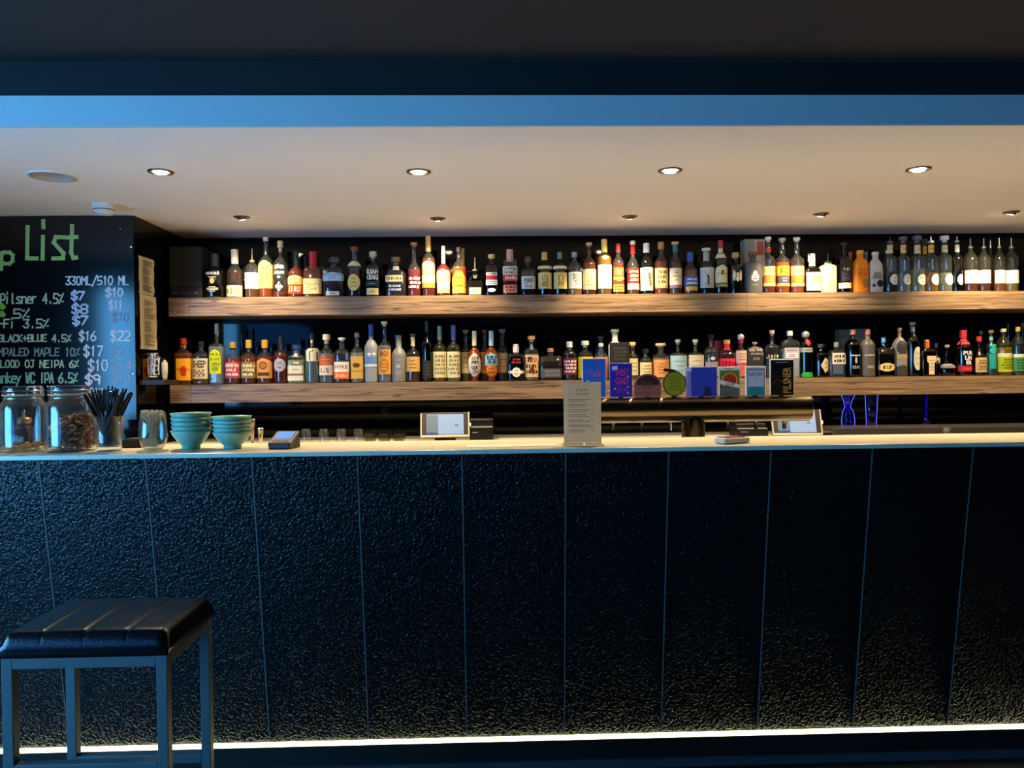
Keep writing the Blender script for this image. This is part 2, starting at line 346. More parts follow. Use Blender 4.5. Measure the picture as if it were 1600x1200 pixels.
def build_bottle(c, x0, x1, yt, shape, gl, liq, fill, cap, labs, text, back, so, name, opaque):
    ox, oy, s = CROPS[c]; up = c[0] == 't'; zs = S1T if up else S2T
    px = ox+(x0+x1)/2*s; wpx = (x1-x0)*s
    S = list(SHAPES[shape])
    if so: S[:len(so)] = so
    sh, ne, nr, dr, n, foot = S
    yc = (4.735 if back == 1 else 4.66) if back else SH_Y+.035
    W = wpx*m_per_px(yc+.03)*.995; a0 = W/2
    if not back: yc += min(a0*dr, .06)
    if back == 1: yc = min(yc, 4.835-a0*dr)
    pt = atY(px, oy+yt*s, yc); H = pt.z-zs; x = pt.x
    zc = lambda Y: atY(px, oy+Y*s, yc-a0*dr*.9).z-zs
    root = empty(name, (x, yc, zs), text, 'bottle', 'bottles on the %s shelf' % ('upper' if up else 'lower'))
    ct, cc, cy = cap
    hcap = max(.012, H-zc(cy)) if cy else {'cork': .09, 'spout': .16, 'ball': .1, 'stop': .13, 'cyl': .10, 'none': .0}[ct]*H
    if ct == 'spout': body_top = H-hcap
    elif ct in ('cork', 'ball', 'stop'): body_top = H-hcap*.8
    else: body_top = H-.003
    zsm, zne = sh*H, min(ne*H, body_top-.01)
    prof = [(foot*.9, 0), (foot, .003), (foot+(1-foot)*.7, .02*H), (1, .05*H), (1, .5*zsm), (1, zsm)]
    if foot < .8: prof = [(foot*.9, 0), (foot, .004), (foot*.92, .05*H), (foot, .09*H), (.85, .2*H), (1, .34*H), (1, zsm)] if zsm > .34*H else [(foot*.9, 0), (foot, .004), (.95, .12*H), (1, zsm)]
    for k in range(1, 8):
        t = k/7
        if shape in ('std', 'bour', 'cyl', 'wide'): g = math.sqrt(max(0, 1-t**2.3))*.55+.45*(.5+.5*math.cos(math.pi*t))
        elif shape in ('sq', 'squat', 'flat'): g = math.sqrt(max(0, 1-t**4))*.8+.2*(1-t)
        else: g = .5+.5*math.cos(math.pi*t)
        prof.append((nr+(1-nr)*g, zsm+(zne-zsm)*t))
    if shape == 'bulb': prof += [(nr*1.25, zne+(body_top-zne)*.25), (nr*1.3, zne+(body_top-zne)*.42), (nr*.9, zne+(body_top-zne)*.7)]
    prof += [(nr*.98, (zne+body_top)/2 if shape != 'bulb' else body_top-.012), (nr, body_top-.008), (nr*1.12, body_top-.006), (nr*1.12, body_top)]
    prof = [(r*a0, z) for r, z in prof]; prof.sort(key=lambda q: q[1])
    def rad(z):
        for (r1, z1), (r2, z2) in zip(prof, prof[1:]):
            if z1 <= z <= z2: return r1+(r2-r1)*((z-z1)/(z2-z1+1e-9))
        return prof[0][0] if z < 0 else prof[-1][0]
    sg = 24 if n <= 2.5 else 32
    g = mat('opaque_bottle', gl, opaque if not isinstance(opaque, bool) else .4) if opaque else glass(gl)
    MB().lathe(prof, sg, dr, n).build('glass_body', g, root, True)
    if liq and not opaque:
        zt = fill*H; lp = [(r*.95, z) for r, z in prof if .003 < z < zt]; lp = [(lp[0][0]*.97, .004)]+lp+[(rad(zt)*.95, zt)]
        MB().lathe(lp, sg, dr, n).build('liquid', liquid(liq), root, True)
    nrr = nr*a0
    if ct == 'cyl': MB().lathe([(nrr*1.17, H-hcap), (nrr*1.17, H-.003), (nrr*1.0, H)], 14).build('cap', mat('cap', cc, .4), root)
    elif ct == 'cork':
        MB().lathe([(nrr*.8, H-hcap), (nrr*.8, H-hcap*.62), (nrr*1.45, H-hcap*.6), (nrr*1.45, H-.002), (nrr*1.3, H)], 14).build('cork', mat('cork', cc, .6), root)
    elif ct == 'ball':
        MB().lathe([(nrr*.8, H-hcap)]+[(nrr*1.5*math.sin(R(a))+.0005, H-nrr*1.5+nrr*1.5*-math.cos(R(a))) for a in range(30, 181, 25)], 14).build('cap', mat('cap', cc, .25, .6), root, True)
    elif ct == 'stop':
        MB().lathe([(nrr*.8, H-hcap), (nrr*.8, H-hcap*.65), (nrr*1.7, H-hcap*.55), (nrr*1.7, H-hcap*.1), (nrr*1.2, H)], 8).build('stopper', glass('#e8eef0'), root)
    elif ct == 'spout':
        MB().lathe([(nrr*1.1, H-hcap-.004), (nrr*1.1, H-hcap+.008), (.004, H-hcap+.012), (.0035, H-.004), (.0025, H)], 12).build('pour_spout', mat('pour_spout', cc, .25, .7), root)
    # labels: patches that follow the front of the body
    def front(xx, z, e):
        a = rad(z)+e; u = min(.9995, abs(xx)/max(a, 1e-6)); return -(a*dr)*(1-u**n)**(1/n)
    def vtx(xx, z, e):
        a = rad(z)+e; xx = max(-a*.999, min(a*.999, xx)); return (xx, front(xx, z, e)-.0002, z)
    lvl = .0006
    for q in labs:
        z0, z1 = max(.002, zc(q['y1'])), zc(q['y0']); hz = z1-z0
        zm = (z0+z1)/2; half = rad(zm)*q['w']; cx = q['x']*rad(zm)
        if q['col']:
            nv, nu = (10, 10) if q['sh'] != 'r' else (5, 10); V = []; Fc = []
            for i in range(nv+1):
                v = i/nv
                if q['sh'] in ('oval', 'dia', 'drop', 'arch'): v = .5-.5*math.cos(math.pi*v) if q['sh'] != 'arch' else (v*1.0)
                wv = WAV[q['sh']](min(1, v)); z = z0+v*hz
                hv = half if q['sh'] != 'r' else rad(z)*q['w']
                for j in range(nu+1):
                    uu = math.sin((j/nu-.5)*math.pi) if n <= 2.5 else (2*j/nu-1)
                    V.append(vtx(cx+uu*max(.02, wv)*hv, z, lvl))
            for i in range(nv):
                for j in range(nu):
                    a = i*(nu+1)+j; Fc.append((a, a+1, a+nu+2, a+nu+1))
            lo = mesh_obj('label', V, Fc, paper(q['col']), root, True); lvl += .0004
        else: lo = root
        if q['t']:
            ww = half*2*(.84 if q['sh'] in ('r', 'arch', 'tee') else .62)
            V, Fc = text_fit(q['t'], ww, hz*(.8 if q['col'] else 1), q['bold'], q['st'])
            mesh_obj('lettering', [vtx(cx+u, zm+v, lvl+.0002) for u, v in V], Fc, ink(q['tc']), lo)
        if q['n']:
            V = []; Fc = []; rr = random.Random(int(px))
            for k in range(q['n']):
                zz = z0+hz*(.16+.68*(k+.5)/q['n']); hw_ = half*rr.uniform(.35, .72)*(.7 if q['sh'] in ('oval', 'dia') else 1); th = min(.0022, hz*.25/q['n'])
                for t in range(4):
                    b = len(V); ua, ub = cx+hw_*(t/2-1), cx+hw_*((t+1)/2-1)
                    V += [vtx(ua, zz-th, lvl+.0002), vtx(ub, zz-th, lvl+.0002), vtx(ub, zz+th, lvl+.0002), vtx(ua, zz+th, lvl+.0002)]; Fc.append((b, b+1, b+2, b+3))
            mesh_obj('print_lines', V, Fc, ink(q['tc']), lo)
    return root

CL, GR, DK, AM = '#eef4f4', '#5c8a58', '#3a3430', '#d9a060'
A, D, RD, GD, OR, WA = '#b44202', '#501602', '#ae2004', '#dc9a14', '#f07806', '#cfd8d8'
CR, WH, YL = '#ead9a8', '#efece4', '#e8cf7a'
# ---- upper shelf, left to right
bt('t1', 455, 645, 210, 'bour', '#6a6460', D, .62, ('cyl', '#3b3a38', 330), [L(365, 400, None, .85, t='#1', tc='#cfc9bd', bold=.02), L(405, 432, None, .6, tc='#a9a397', n=2), L(425, 475, '#c2a75a', .22, 'oval'), L(485, 560, None, .8, tc='#b5ae9f', n=4)], 'dark bottle with white script and small gold seal beside the black speaker box')
bt('t1', 650, 795, 170, 'tap', CL, D, .58, ('cyl', '#e6dcc0', 290), [L(490, 590, CR, .96, t='#1', tc='#8a7a50')], 'tapered dark amber bottle with cream neck wrap and low cream label', so=(.52, .72, .36))
bt('t1', 780, 835, 330, 'std', DK, D, .6, ('cyl', '#151515', 370), [], 'dark bottle half hidden behind the two cream labelled bottles at upper left', back=1)
bt('t1', 815, 940, 160, 'std', CL, '#b06a28', .34, ('spout', '#b9a98c', 270), [L(375, 520, WH, .97, tc='#8d8778', n=3)], 'clear bottle with steel pour spout and plain white label, beside tall golden bottle')
bt('t1', 935, 1065, 60, 'tall', CL, OR, .55, ('cyl', '#cfc7b4', 85), [L(265, 515, '#f0cf72', .96, 'arch', t='#3', tc='#b58a35', n=2)], 'tallest bottle at upper left with a big arched golden yellow label', so=(.58, .72, .30))
bt('t1', 1065, 1195, 95, 'bour', CL, A, .1, ('cork', '#d8c48e', 185), [L(300, 400, None, .8, t='#2', tc='#e8e4da', bold=.04), L(400, 430, '#e8e4da', .25, 'dia'), L(455, 545, '#e8e4da', .55, 'dia', t='#2', tc='#222222')], 'clear round bottle with white swirl print and long cork neck', so=(.55, .72, .26))
bt('t1', 1330, 1370, 230, 'std', '#222222', D, .6, ('cyl', '#141414', 300), [], 'black necked bottle hidden behind the arched label and red wax bottles', back=1)
bt('t1', 1200, 1340, 190, 'bour', CL, A, .7, ('cyl', '#2a2522', 225), [L(400, 500, '#dcc07a', .96, 'arch', tc='#8a6a30', n=2), L(480, 565, '#b8401a', .96, t='#1', tc='#f0e4cc', bold=.02)], 'amber bottle with gold arch label over a rust red band', so=(.52, .66, .30))
bt('t1', 1340, 1505, 190, 'sq', CL, A, .62, ('cyl', '#b01822', 380), [L(430, 565, '#dfc88a', .98, t="Maker's\nMark", tc='#6a5528')], 'square amber bottle with dripping red wax neck and cream label', so=(.56, .70, .36, .8, 4))
bt('t2', 25, 220, 240, 'wide', CL, D, .42, ('stop', '#777777', 320), [L(375, 450, '#a9c2d6', .96, 'arch', t='GENTLEMAN\nJACK', tc='#4a6478'), L(545, 580, '#c9c6c0', .6, tc='#444444', n=1)], 'wide clear bottle with pale blue arched label and dark lower half', so=(.62, .80, .34))
bt('t2', 240, 370, 150, 'std', CL, D, .55, ('cork', '#7d4a26', 190), [L(270, 315, '#e0d6b4', 1.0), L(390, 538, '#d8be6c', .85, 'oval', tc='#7a6220', n=3)], 'bottle with brown cork and oval mustard yellow label', so=(.58, .72, .36))
bt('t2', 400, 545, 190, 'bour', '#8f8a84', '#241210', .6, ('cork', '#bcae92', 260), [L(345, 440, None, .85, t='ELIJAH\nCRAIG', tc='#dcd8cc', bold=.03, st=True), L(455, 495, '#27304a', .8, tc='#8794b0', n=1), L(515, 575, '#e2cf8e', .72, n=1, tc='#b07040')], 'dark bottle with stacked white capitals and small cream label below', so=(.62, .74, .32))
bt('t2', 585, 770, 240, 'squat', CL, '#20140f', .5, ('cork', '#7a6046', 300), [L(312, 350, '#e8dcc0', 1.02), L(400, 458, '#e6cf96', .84, x=-.12, t='#1', tc='#6a5a38'), L(480, 545, None, .8, t='#2', tc='#8fa0c8')], 'short squat bottle with cork, cream neck strip and cream label', so=(.55, .68, .30))
bt('t2', 780, 895, 110, 'tall', CL, RD, .5, ('cork', '#a8703c', 140), [L(410, 520, None, 1.0, t='#3', tc='#ece6da', bold=.05, st=True)], 'tall necked bottle with chunky white lettering on red brown spirit', so=(.50, .66, .36))
bt('t2', 905, 1025, 50, 'tall', CL, RD, .62, ('cyl', '#b9924a', 180), [L(270, 400, '#8f9270', .97, 'arch', tc='#c8c49a', n=2), L(398, 468, '#efdc96', .97), L(468, 512, '#a5852e', .97)], 'very tall bottle with gold neck and green grey arched label', so=(.60, .74, .34))
bt('t2', 1035, 1165, 140, 'tall', '#f0d8c8', RD, .66, ('cyl', '#e8ddc4', 290), [L(345, 460, '#cf8a78', .95, 'arch', tc='#f2d8c0', n=2), L(455, 522, '#f4e2b0', .85), L(522, 560, '#c9a070', .85)], 'reddish bottle with slim cream neck and pink arched label', so=(.52, .68, .22))
bt('t2', 1250, 1300, 160, 'tall', CL, A, .5, ('cyl', '#a98040', 300), [], 'gold necked bottle peeking out behind the diamond label bottle', back=1, so=(.4, .6, .6))
bt('t2', 1175, 1305, 150, 'std', CL, OR, .6, ('cyl', '#4a4038', 180), [L(360, 560, '#d9a63a', .97, 'gem', t='#1', tc='#6a4410', n=2), L(515, 560, '#ecc04a', .95)], 'orange bottle with golden diamond shaped label', so=(.54, .72, .34))
bt('t2', 1310, 1455, 240, 'sq', '#2c2826', '#200808', .6, ('spout', '#b0a8a0', 355), [L(370, 440, None, .75, tc='#9a9490', n=3), L(510, 572, '#ecd69a', .72)], 'black square bottle with pour spout and small cream label')
bt('t2', 1470, 1590, 215, 'wide', '#30303a', '#10090a', .6, ('cork', '#d2b872', 265), [L(375, 402, WH, .8, t='#1', tc='#222222'), L(405, 435, '#a8283a', .8), L(440, 488, '#dfe0e4', .85, tc='#8a2a3a', n=2), L(515, 550, '#e6e6ea', .6, 'oval')], 'black bottle with yellow cork and white and crimson bands', so=(.66, .76, .36))
bt('t3', 255, 390, 170, 'wide', CL, '#5a120a', .72, ('cyl', '#c99a8c', 275), [L(320, 396, '#e4dccb', .96, t='COPPER\nWORKS', tc='#2a1c16', bold=.03, st=True), L(396, 452, '#b8382a', .96, t='#1', tc='#e8c0b0'), L(485, 556, '#d98a78', .9, t='#2', tc='#8a2a1c')], 'bottle with dusty pink cap and stacked white red and pink labels', so=(.74, .80, .40))
bt('t3', 415, 550, 230, 'sq', '#cfc8c0', '#3a1408', .5, ('stop', '#dddddd', 320), [L(410, 522, '#d4d2cb', .93, t='響', tc='#151515', x=.05)], 'faceted decanter with glass stopper and grey white label with black brushwork', so=(.62, .68, .28, .9, 3))
bt('t3', 570, 695, 195, 'std', '#5a5048', D, .6, ('cyl', '#caa050', 260), [L(315, 342, '#d6c890', 1.02), L(375, 520, '#d9c078', .97, t='山\n崎', tc='#16110c', x=.0)], 'dark bottle with gold cap and yellow label with black brush characters', so=(.66, .78, .36))
bt('t3', 705, 830, 195, 'std', '#4a6a4c', '#1c2410', .6, ('cyl', '#5a7a68', 250), [L(315, 342, '#d6ce9a', 1.02), L(375, 520, '#d2bd72', .97, t='白\n州', tc='#16110c', x=.05)], 'dark green bottle with green cap and yellow brush character label', so=(.66, .78, .30))
bt('t3', 835, 965, 195, 'std', CL, GD, .5, ('cyl', '#8e9296', 230), [L(370, 517, '#ece2c4', .97, t='知\n多', tc='#16110c', x=.1)], 'bottle with grey cap, pale brush character label and golden spirit', so=(.64, .78, .34))
bt('t3', 970, 1090, 110, 'std', '#dcd2b4', A, .62, ('cork', '#c9a070', 140), [L(345, 527, '#dcc48a', .97, 'r', tc='#a06a40', n=4)], 'tall amber bottle with tan cork and beige patterned label', so=(.58, .72, .32))
bt('t3', 1100, 1230, 80, 'tall', '#f2e6b8', '#c8a860', .70, ('cyl', '#d6b45e', 187), [L(215, 262, '#e6d08a', .55, 'dia'), L(305, 517, '#f0ead6', .97, t='MACALLAN', tc='#7a705a', n=0)], 'pale gold bottle with long gold capsule and large white label', so=(.64, .80, .36))
bt('t3', 1240, 1340, 120, 'std', CL, RD, .62, ('cyl', '#6e1e26', 190), [L(330, 405, '#d9683a', .92, tc='#f0c080', n=2), L(412, 480, '#c23a1e', .97, tc='#f0b060', n=1), L(412, 440, '#e0a848', .97), L(482, 546, '#e8b45a', .97, t='#2', tc='#a03018')], 'slim bottle with dark red cap and orange and gold bands', so=(.62, .74, .40))
bt('t3', 1365, 1475, 95, 'tall', CL, '#a85a3a', .4, ('cyl', '#e6dcc8', 122), [L(124, 205, '#a8201a', 1.06), L(335, 472, '#c8201c', .96, t='#3', tc='#f0c0a0'), L(472, 527, '#ecd89a', .96)], 'bottle with white cap, red neck and bright red label', so=(.52, .74, .36))
bt('t4', 110, 230, 115, 'std', '#3c6640', '#1c2a10', .66, ('cyl', '#e4e4de', 192), [L(330, 537, '#e6dfc0', .97, t='#1', tc='#5a5a40', n=0), L(420, 500, None, .8, tc='#9a9878', n=3)], 'green bottle with white capsule and tall cream label', so=(.60, .76, .40))
bt('t4', 240, 360, 105, 'std', CL, A, .64, ('cyl', '#a8763c', 160), [L(335, 497, '#e2c888', .97, t='#3', tc='#6a4a20'), L(497, 515, '#cf9f48', .97)], 'amber bottle with copper brown cap and sandy label', so=(.58, .72, .40))
bt('t4', 370, 485, 105, 'std', CL, '#6a4a1c', .62, ('cork', '#cfa860', 130), [L(130, 185, '#3f6a78', 1.06), L(335, 485, '#d9cfae', .97, tc='#6a6a72', n=3), L(485, 513, '#7d5a7e', .97)], 'bottle with teal blue neck and grey cream label edged in purple', so=(.58, .72, .40))
bt('t4', 495, 630, 195, 'std', CL, A, .58, ('cyl', '#2f4c94', 270), [L(410, 497, '#33508e', .96, t='#2', tc='#d6dcec', bold=.02), L(500, 537, '#cfa44a', .8)], 'short amber bottle with bright blue cap and blue label', so=(.54, .70, .36))
bt('t4', 640, 770, 160, 'cyl', '#a6aaa4', '#302418', .55, ('cork', '#d8d2b8', 190), [L(190, 268, '#a4a69c', 1.04), L(330, 512, '#b9bcb6', .97, t='Y', tc='#34342e'), L(455, 505, None, .8, tc='#5a5a52', n=2)], 'bottle with pale grey label showing a dark branching mark', so=(.62, .72, .42))
bt('t4', 775, 890, 90, 'std', '#3c6a3c', '#20300c', .62, ('cyl', '#a82424', 150), [L(152, 245, '#d6c69a', 1.05), L(308, 467, '#d6cc9c', .97, 'arch', t='JAMESON', tc='#2a4a24', n=0), L(350, 400, '#8a4a24', .22, 'oval'), L(475, 505, '#8a8456', .95, n=1, tc='#d8d0a0')], 'green bottle with red cap, cream neck and cream arched label', so=(.60, .78, .34))
bt('t4', 900, 1030, 200, 'cyl', '#35302c', '#150a06', .6, ('cork', '#b98f58', 262), [L(355, 450, '#d8c9a8', .2, 'oval', x=-.45), L(355, 450, '#d8c9a8', .2, 'oval', x=.45), L(375, 410, '#d8c9a8', .22, 'oval'), L(405, 455, '#d8c9a8', .25, 'oval')], 'black round bottle with a clover of pale spots and cork', so=(.66, .72, .36))
bt('t4', 1040, 1200, 195, 'wide', '#4a4a4a', None, 0, ('cork', '#6a5238', 235), [L(355, 400, '#c4c6c8', .3, 'dia'), L(385, 455, '#c4c6c8', .42, 'hex', tc='#4a4a4a', n=2), L(470, 500, None, .5, tc='#85878a', n=1)], 'matte charcoal stoneware bottle with silver splash emblem', so=(.72, .78, .34, .8), opaque=.55)
bt('t4', 1200, 1315, 60, 'bulb', CL, A, .3, ('cork', '#e8e0cc', 95), [L(150, 190, '#c8542a', 1.1), L(320, 400, '#ecd27a', .97, t='PLANTATION', tc='#8a6420'), L(400, 467, '#e0742a', .97, n=2, tc='#f0b070'), L(467, 497, '#ecd084', .97)], 'bulb necked bottle with orange neck ring and yellow orange label, leftmost of three', so=(.60, .70, .34))
bt('t4', 1320, 1445, 70, 'bulb', CL, OR, .56, ('cork', '#b9b4a6', 100), [L(315, 402, '#f0a830', .97, t='#1', tc='#9a5a10'), L(405, 472, '#4c4a5c', .82, n=2, tc='#c8a0a0'), L(472, 497, '#ecb04a', .97)], 'bulb necked orange bottle with dark box on its label, middle of three', so=(.60, .70, .34))
bt('t4', 1450, 1575, 65, 'bulb', CL, OR, .5, ('cork', '#e8e0cc', 95), [L(320, 400, '#ecd680', .97, t='PLANTATION', tc='#8a6420'), L(400, 470, '#e0742a', .97, n=2, tc='#f0b070'), L(470, 497, '#ecd68a', .97)], 'bulb necked orange bottle with white cork, rightmost of three', so=(.60, .70, .34))
bt('t5', 640, 800, 245, 'sq', '#6a5a50', '#30140c', .6, ('cyl', '#cfc8bc', 320), [L(320, 368, '#d4c48a', 1.12), L(435, 627, '#e4d3be', .98, tc='#b08878', n=5), L(470, 530, '#d98a70', .5, x=.4)], 'short bottle wrapped in a pale pink printed label', so=(.54, .66, .40))
bt('t5', 805, 975, 240, 'wide', '#e6c8a0', None, 0, ('spout', '#3a4a48', 330), [L(430, 470, None, .6, tc='#b08a5c', n=2), L(490, 600, None, .6, tc='#bd9768', n=4)], 'peach coloured ceramic jug bottle with dark spout', so=(.66, .74, .38, .8), opaque=.5)
bt('t5', 985, 1130, 130, 'std', '#282426', '#120606', .6, ('cork', '#2a2422', 165), [L(380, 420, None, .7, t='#1', tc='#8e8a88'), L(425, 530, '#26243a', .7, tc='#5a3a3a', n=2), L(545, 602, '#e8dcbc', .97)], 'tall black bottle with a single cream strip near its base', so=(.62, .74, .32))
bt('t5', 1095, 1155, 225, 'std', '#b8560c', None, 0, ('cyl', '#c8640e', 260), [], 'orange bottle tucked behind the orange lettered one', back=1, so=(.5, .65, .55), opaque=.4)
bt('t5', 1145, 1305, 210, 'wide', '#e07c08', None, 0, ('cyl', '#e08a1c', 240), [L(400, 480, None, .8, t='#3', tc='#c85c04', bold=.02), L(505, 560, '#5f8a34', .45, 'oval', x=.35), L(530, 600, '#b0602c', .42, 'oval', x=.4)], 'bright orange bottle with faint lettering and green mango mark', so=(.62, .82, .42, .8), opaque=.35)
bt('t5', 1258, 1318, 225, 'std', '#77796f', None, 0, ('cyl', '#8a8c84', 250), [], 'dull grey bottle tucked behind the white lettered one', back=1, so=(.5, .65, .55), opaque=.4)
bt('t5', 1310, 1455, 225, 'wide', '#b9b8ac', None, 0, ('cyl', '#c4c3b8', 252), [L(410, 525, None, .85, t="DEAD\nMAN'S\nFINGERS", tc='#22201e', bold=.03), L(515, 590, '#22201e', .5, 'oval', x=.35), L(555, 590, '#4a4640', .25, 'oval', x=-.55)], 'chalky white bottle with slanted black lettering and black blot', so=(.62, .82, .42, .8), opaque=.5)
for i, (a, b_, yt, liq, fl, cyy, tx) in enumerate([(65, 215, 140, '#30303c', .30, 320, 'clear bottle with oval white label next to the chalky white bottle'), (215, 355, 140, WA, .34, 320, 'clear bottle with oval white label, second from the chalky white bottle'),
        (360, 515, 130, '#c8cfa8', .40, 325, 'pale green tinged clear bottle with oval white label'), (515, 660, 130, '#c8901c', .34, 315, 'clear bottle holding yellow spirit behind an oval white label'), (660, 810, 130, '#c0c8a8', .34, 310, 'clear bottle with oval label left of the dark one'), (815, 925, 135, '#1c1c22', .5, 310, 'dark bottle with oval white label among clear ones')]):
    bt('t6', a, b_, yt, 'tall', CL if i != 5 else '#55555c', liq, fl, ('spout' if i in (0, 3, 5) else 'cork', '#5a5a60' if i < 3 else '#cfcfd2', 190), [L(220, cyy-10, ('#d0b48c', '#dcb870', '#cdbd8a', '#e0b04a', '#c4bd86', '#d8d4c4')[i], 1.08, n=1, tc='#8a6a3a'), L(545, 662, '#e9e6d2', .72, 'oval', x=.25, n=2, tc='#8a8a70')], tx, so=(.60, .70, .42))
bt('t6', 488, 548, 165, 'tall', CL, '#c8901c', .4, ('cork', '#3a3a3a', 235), [L(240, 325, '#d89a3a', 1.08)], 'orange necked bottle peeking between the oval labelled clear bottles', back=2, so=(.5, .68, .7))
for i, (a, b_, yt, liq, tx, bk) in enumerate([(940, 1092, 155, '#b0480c', 'first bottle with steel spout and blank white label after the oval labels', 0), (1096, 1228, 155, '#8a3a18', 'second bottle with steel spout and blank white label after the oval labels', 0), (1200, 1270, 175, A, 'spouted bottle standing behind the blank white labels', 1),
        (1272, 1388, 150, '#c8781c', 'third blank white labelled bottle with amber spirit and spout', 0), (1390, 1532, 150, '#b8a040', 'last spouted bottle at the right end of the upper shelf', 0)]):
    bt('t6', a, b_, yt, 'tall', '#e6e6cc', liq, .40 if i != 4 else .2, ('spout', '#c9c4b8', 250), [] if bk else [L(500, 642, '#f1ede0', .99, tc='#c8bfae', n=2)], tx, back=bk, so=(.60, .80, .30))
# ---- lower shelf, left to right
bt('l1', 185, 345, 220, 'wide', CL, A, .68, ('cyl', '#8e2a1c', 270), [L(272, 300, '#8a4a18', 1.1), L(400, 597, '#e8a21c', .8, x=.25, t='FIREBALL', tc='#8a2408'), L(470, 560, '#c8381a', .34, 'drop', x=.25)], 'amber bottle with red cap and yellow label bearing a red flame', so=(.62, .76, .32))
bt('l1', 350, 495, 250, 'wide', CL, '#a8702c', .2, ('cyl', '#191817', 295), [L(400, 582, '#e6d6ba', .96, t='SHEEP\nDOG', tc='#2e241c', bold=.02, st=True), L(555, 578, None, .7, tc='#9a8468', n=1)], 'bottle with cream label reading in tall black capitals and black cap', so=(.66, .78, .30))
bt('l1', 500, 625, 90, 'sq', CL, WA, .62, ('cyl', '#a9aeb0', 180), [L(320, 537, '#d8dc1c', .80, 'arch', t='#4', tc='#8a9a10', n=0), L(430, 520, '#b4c01a', .5, 'oval')], 'clear square bottle with lemon yellow label and tall grey cap', so=(.60, .68, .24, .9, 6))
bt('l1', 770, 805, 115, 'tall', '#2a2a30', '#101014', .6, ('cyl', '#121212', 200), [], 'tall black bottle behind the gold capped rye bottles', back=1, so=(.45, .62, .5))
bt('l1', 635, 775, 255, 'std', CL, A, .62, ('cyl', '#b58a2c', 305), [L(430, 577, '#b8485a', .96, t='#3', tc='#f0d8cc', n=0), L(430, 470, None, .9, tc='#e8c8a0', n=1)], 'gold capped bottle with raspberry pink label, first of the three', so=(.62, .74, .34))
bt('l1', 780, 915, 235, 'std', CL, A, .62, ('cyl', '#c0962f', 305), [L(430, 577, '#8c7a52', .96, t='#3', tc='#f0dcb0', n=0), L(500, 540, None, .7, tc='#5a4a2c', n=2)], 'gold capped bottle with olive brown label, second of the three', so=(.62, .72, .34))
bt('l1', 920, 1065, 235, 'std', CL, A, .62, ('cyl', '#c0962f', 305), [L(400, 577, '#dc9a52', .96, 'arch'), L(425, 500, '#8a5424', .5, 'oval', t='o', tc='#d8a060'), L(525, 555, '#4a3a20', .7)], 'gold capped bottle with kraft orange arched label, third of the three', so=(.62, .72, .34))
bt('l1', 905, 945, 255, 'std', '#202024', '#101010', .6, ('cyl', '#101010', 300), [], 'black capped bottle behind the olive and kraft labels', back=1, so=(.45, .62, .5))
bt('l1', 1035, 1072, 255, 'std', '#202024', '#101010', .6, ('cyl', '#101010', 300), [], 'black capped bottle behind the kraft orange label', back=1, so=(.45, .62, .5))
bt('l1', 1070, 1200, 195, 'std', '#e8d8d0', RD, .64, ('cyl', '#1a1614', 255), [L(400, 520, '#a9a4b4', .8, 'oval', tc='#5a4a5a', n=2)], 'red amber bottle with black cap and silvery oval label', so=(.56, .70, .30))
bt('l1', 1165, 1200, 255, 'std', '#202024', '#101010', .6, ('cyl', '#101010', 300), [], 'dark bottle behind the silvery oval label', back=1, so=(.45, .62, .5))
bt('l1', 1290, 1330, 215, 'std', '#202024', '#101010', .6, ('cyl', '#101010', 290), [], 'black bottle behind the short pale gin bottle', back=1, so=(.45, .62, .5))
bt('l1', 1205, 1348, 275, 'sq', '#f0f4e8', '#dde4d4', .6, ('stop', '#dddddd', 350), [L(465, 535, '#ded6b8', .97, tc='#8a8468', n=1), L(535, 555, '#8c6a78', .97), L(555, 598, '#e4dcc0', .97)], 'short pale clear bottle with glass stopper and cream label banded in mauve', so=(.66, .74, .40))
bt('l1', 1350, 1475, 175, 'cyl', CL, '#aebcc4', .66, ('cyl', '#1c1c1c', 230), [L(235, 262, '#c8c0a4', .42), L(310, 425, '#e2d8b4', .97, t='白', tc='#14120f', x=.35)], 'clear bottle with black cap and cream label with one bold brush character', so=(.66, .72, .30))
bt('l2', -8, 122, 185, 'std', CL, '#b9c4cc', .60, ('cork', '#d9cbae', 265), [L(380, 470, '#b05a34', .97, tc='#d88a50', n=2), L(462, 550, '#d9ccb8', .97, t='#1', tc='#8a8478')], 'clear bottle with pale cork and sunset orange label over white', so=(.60, .72, .36))
bt('l2', 125, 265, 215, 'wide', CL, '#56646c', .5, ('cork', '#d0cab8', 245), [L(430, 522, '#e0d8c8', .96, t='HYKE', tc='#6a3a3a', bold=.01), L(525, 582, '#d9662c', .96, t='#1', tc='#f0b890')], 'bottle with white label over a bright orange band', so=(.64, .76, .32))
bt('l2', 270, 390, 170, 'std', CL, '#c8ccc0', .6, ('cyl', '#a4683c', 210), [L(380, 580, '#c9a050', .97, t="Tito's\n\n\nHandmade", tc='#5a3c14'), L(440, 482, '#5e3416', .55, 'oval')], 'clear bottle with copper cap and tan label with dark brown oval', so=(.60, .72, .32))
bt('l2', 395, 515, 95, 'std', '#8b9196', None, 0, ('cyl', '#2a4492', 200), [L(345, 380, '#e4e8ec', .35, 'dia', x=-.2), L(345, 375, '#e4e8ec', .3, 'dia', x=.5), L(390, 452, '#5f86b4', .97), L(450, 475, '#d4dade', .97, 'hex')], 'frosted grey bottle with royal blue cap and blue band', so=(.58, .74, .34), opaque=.45)
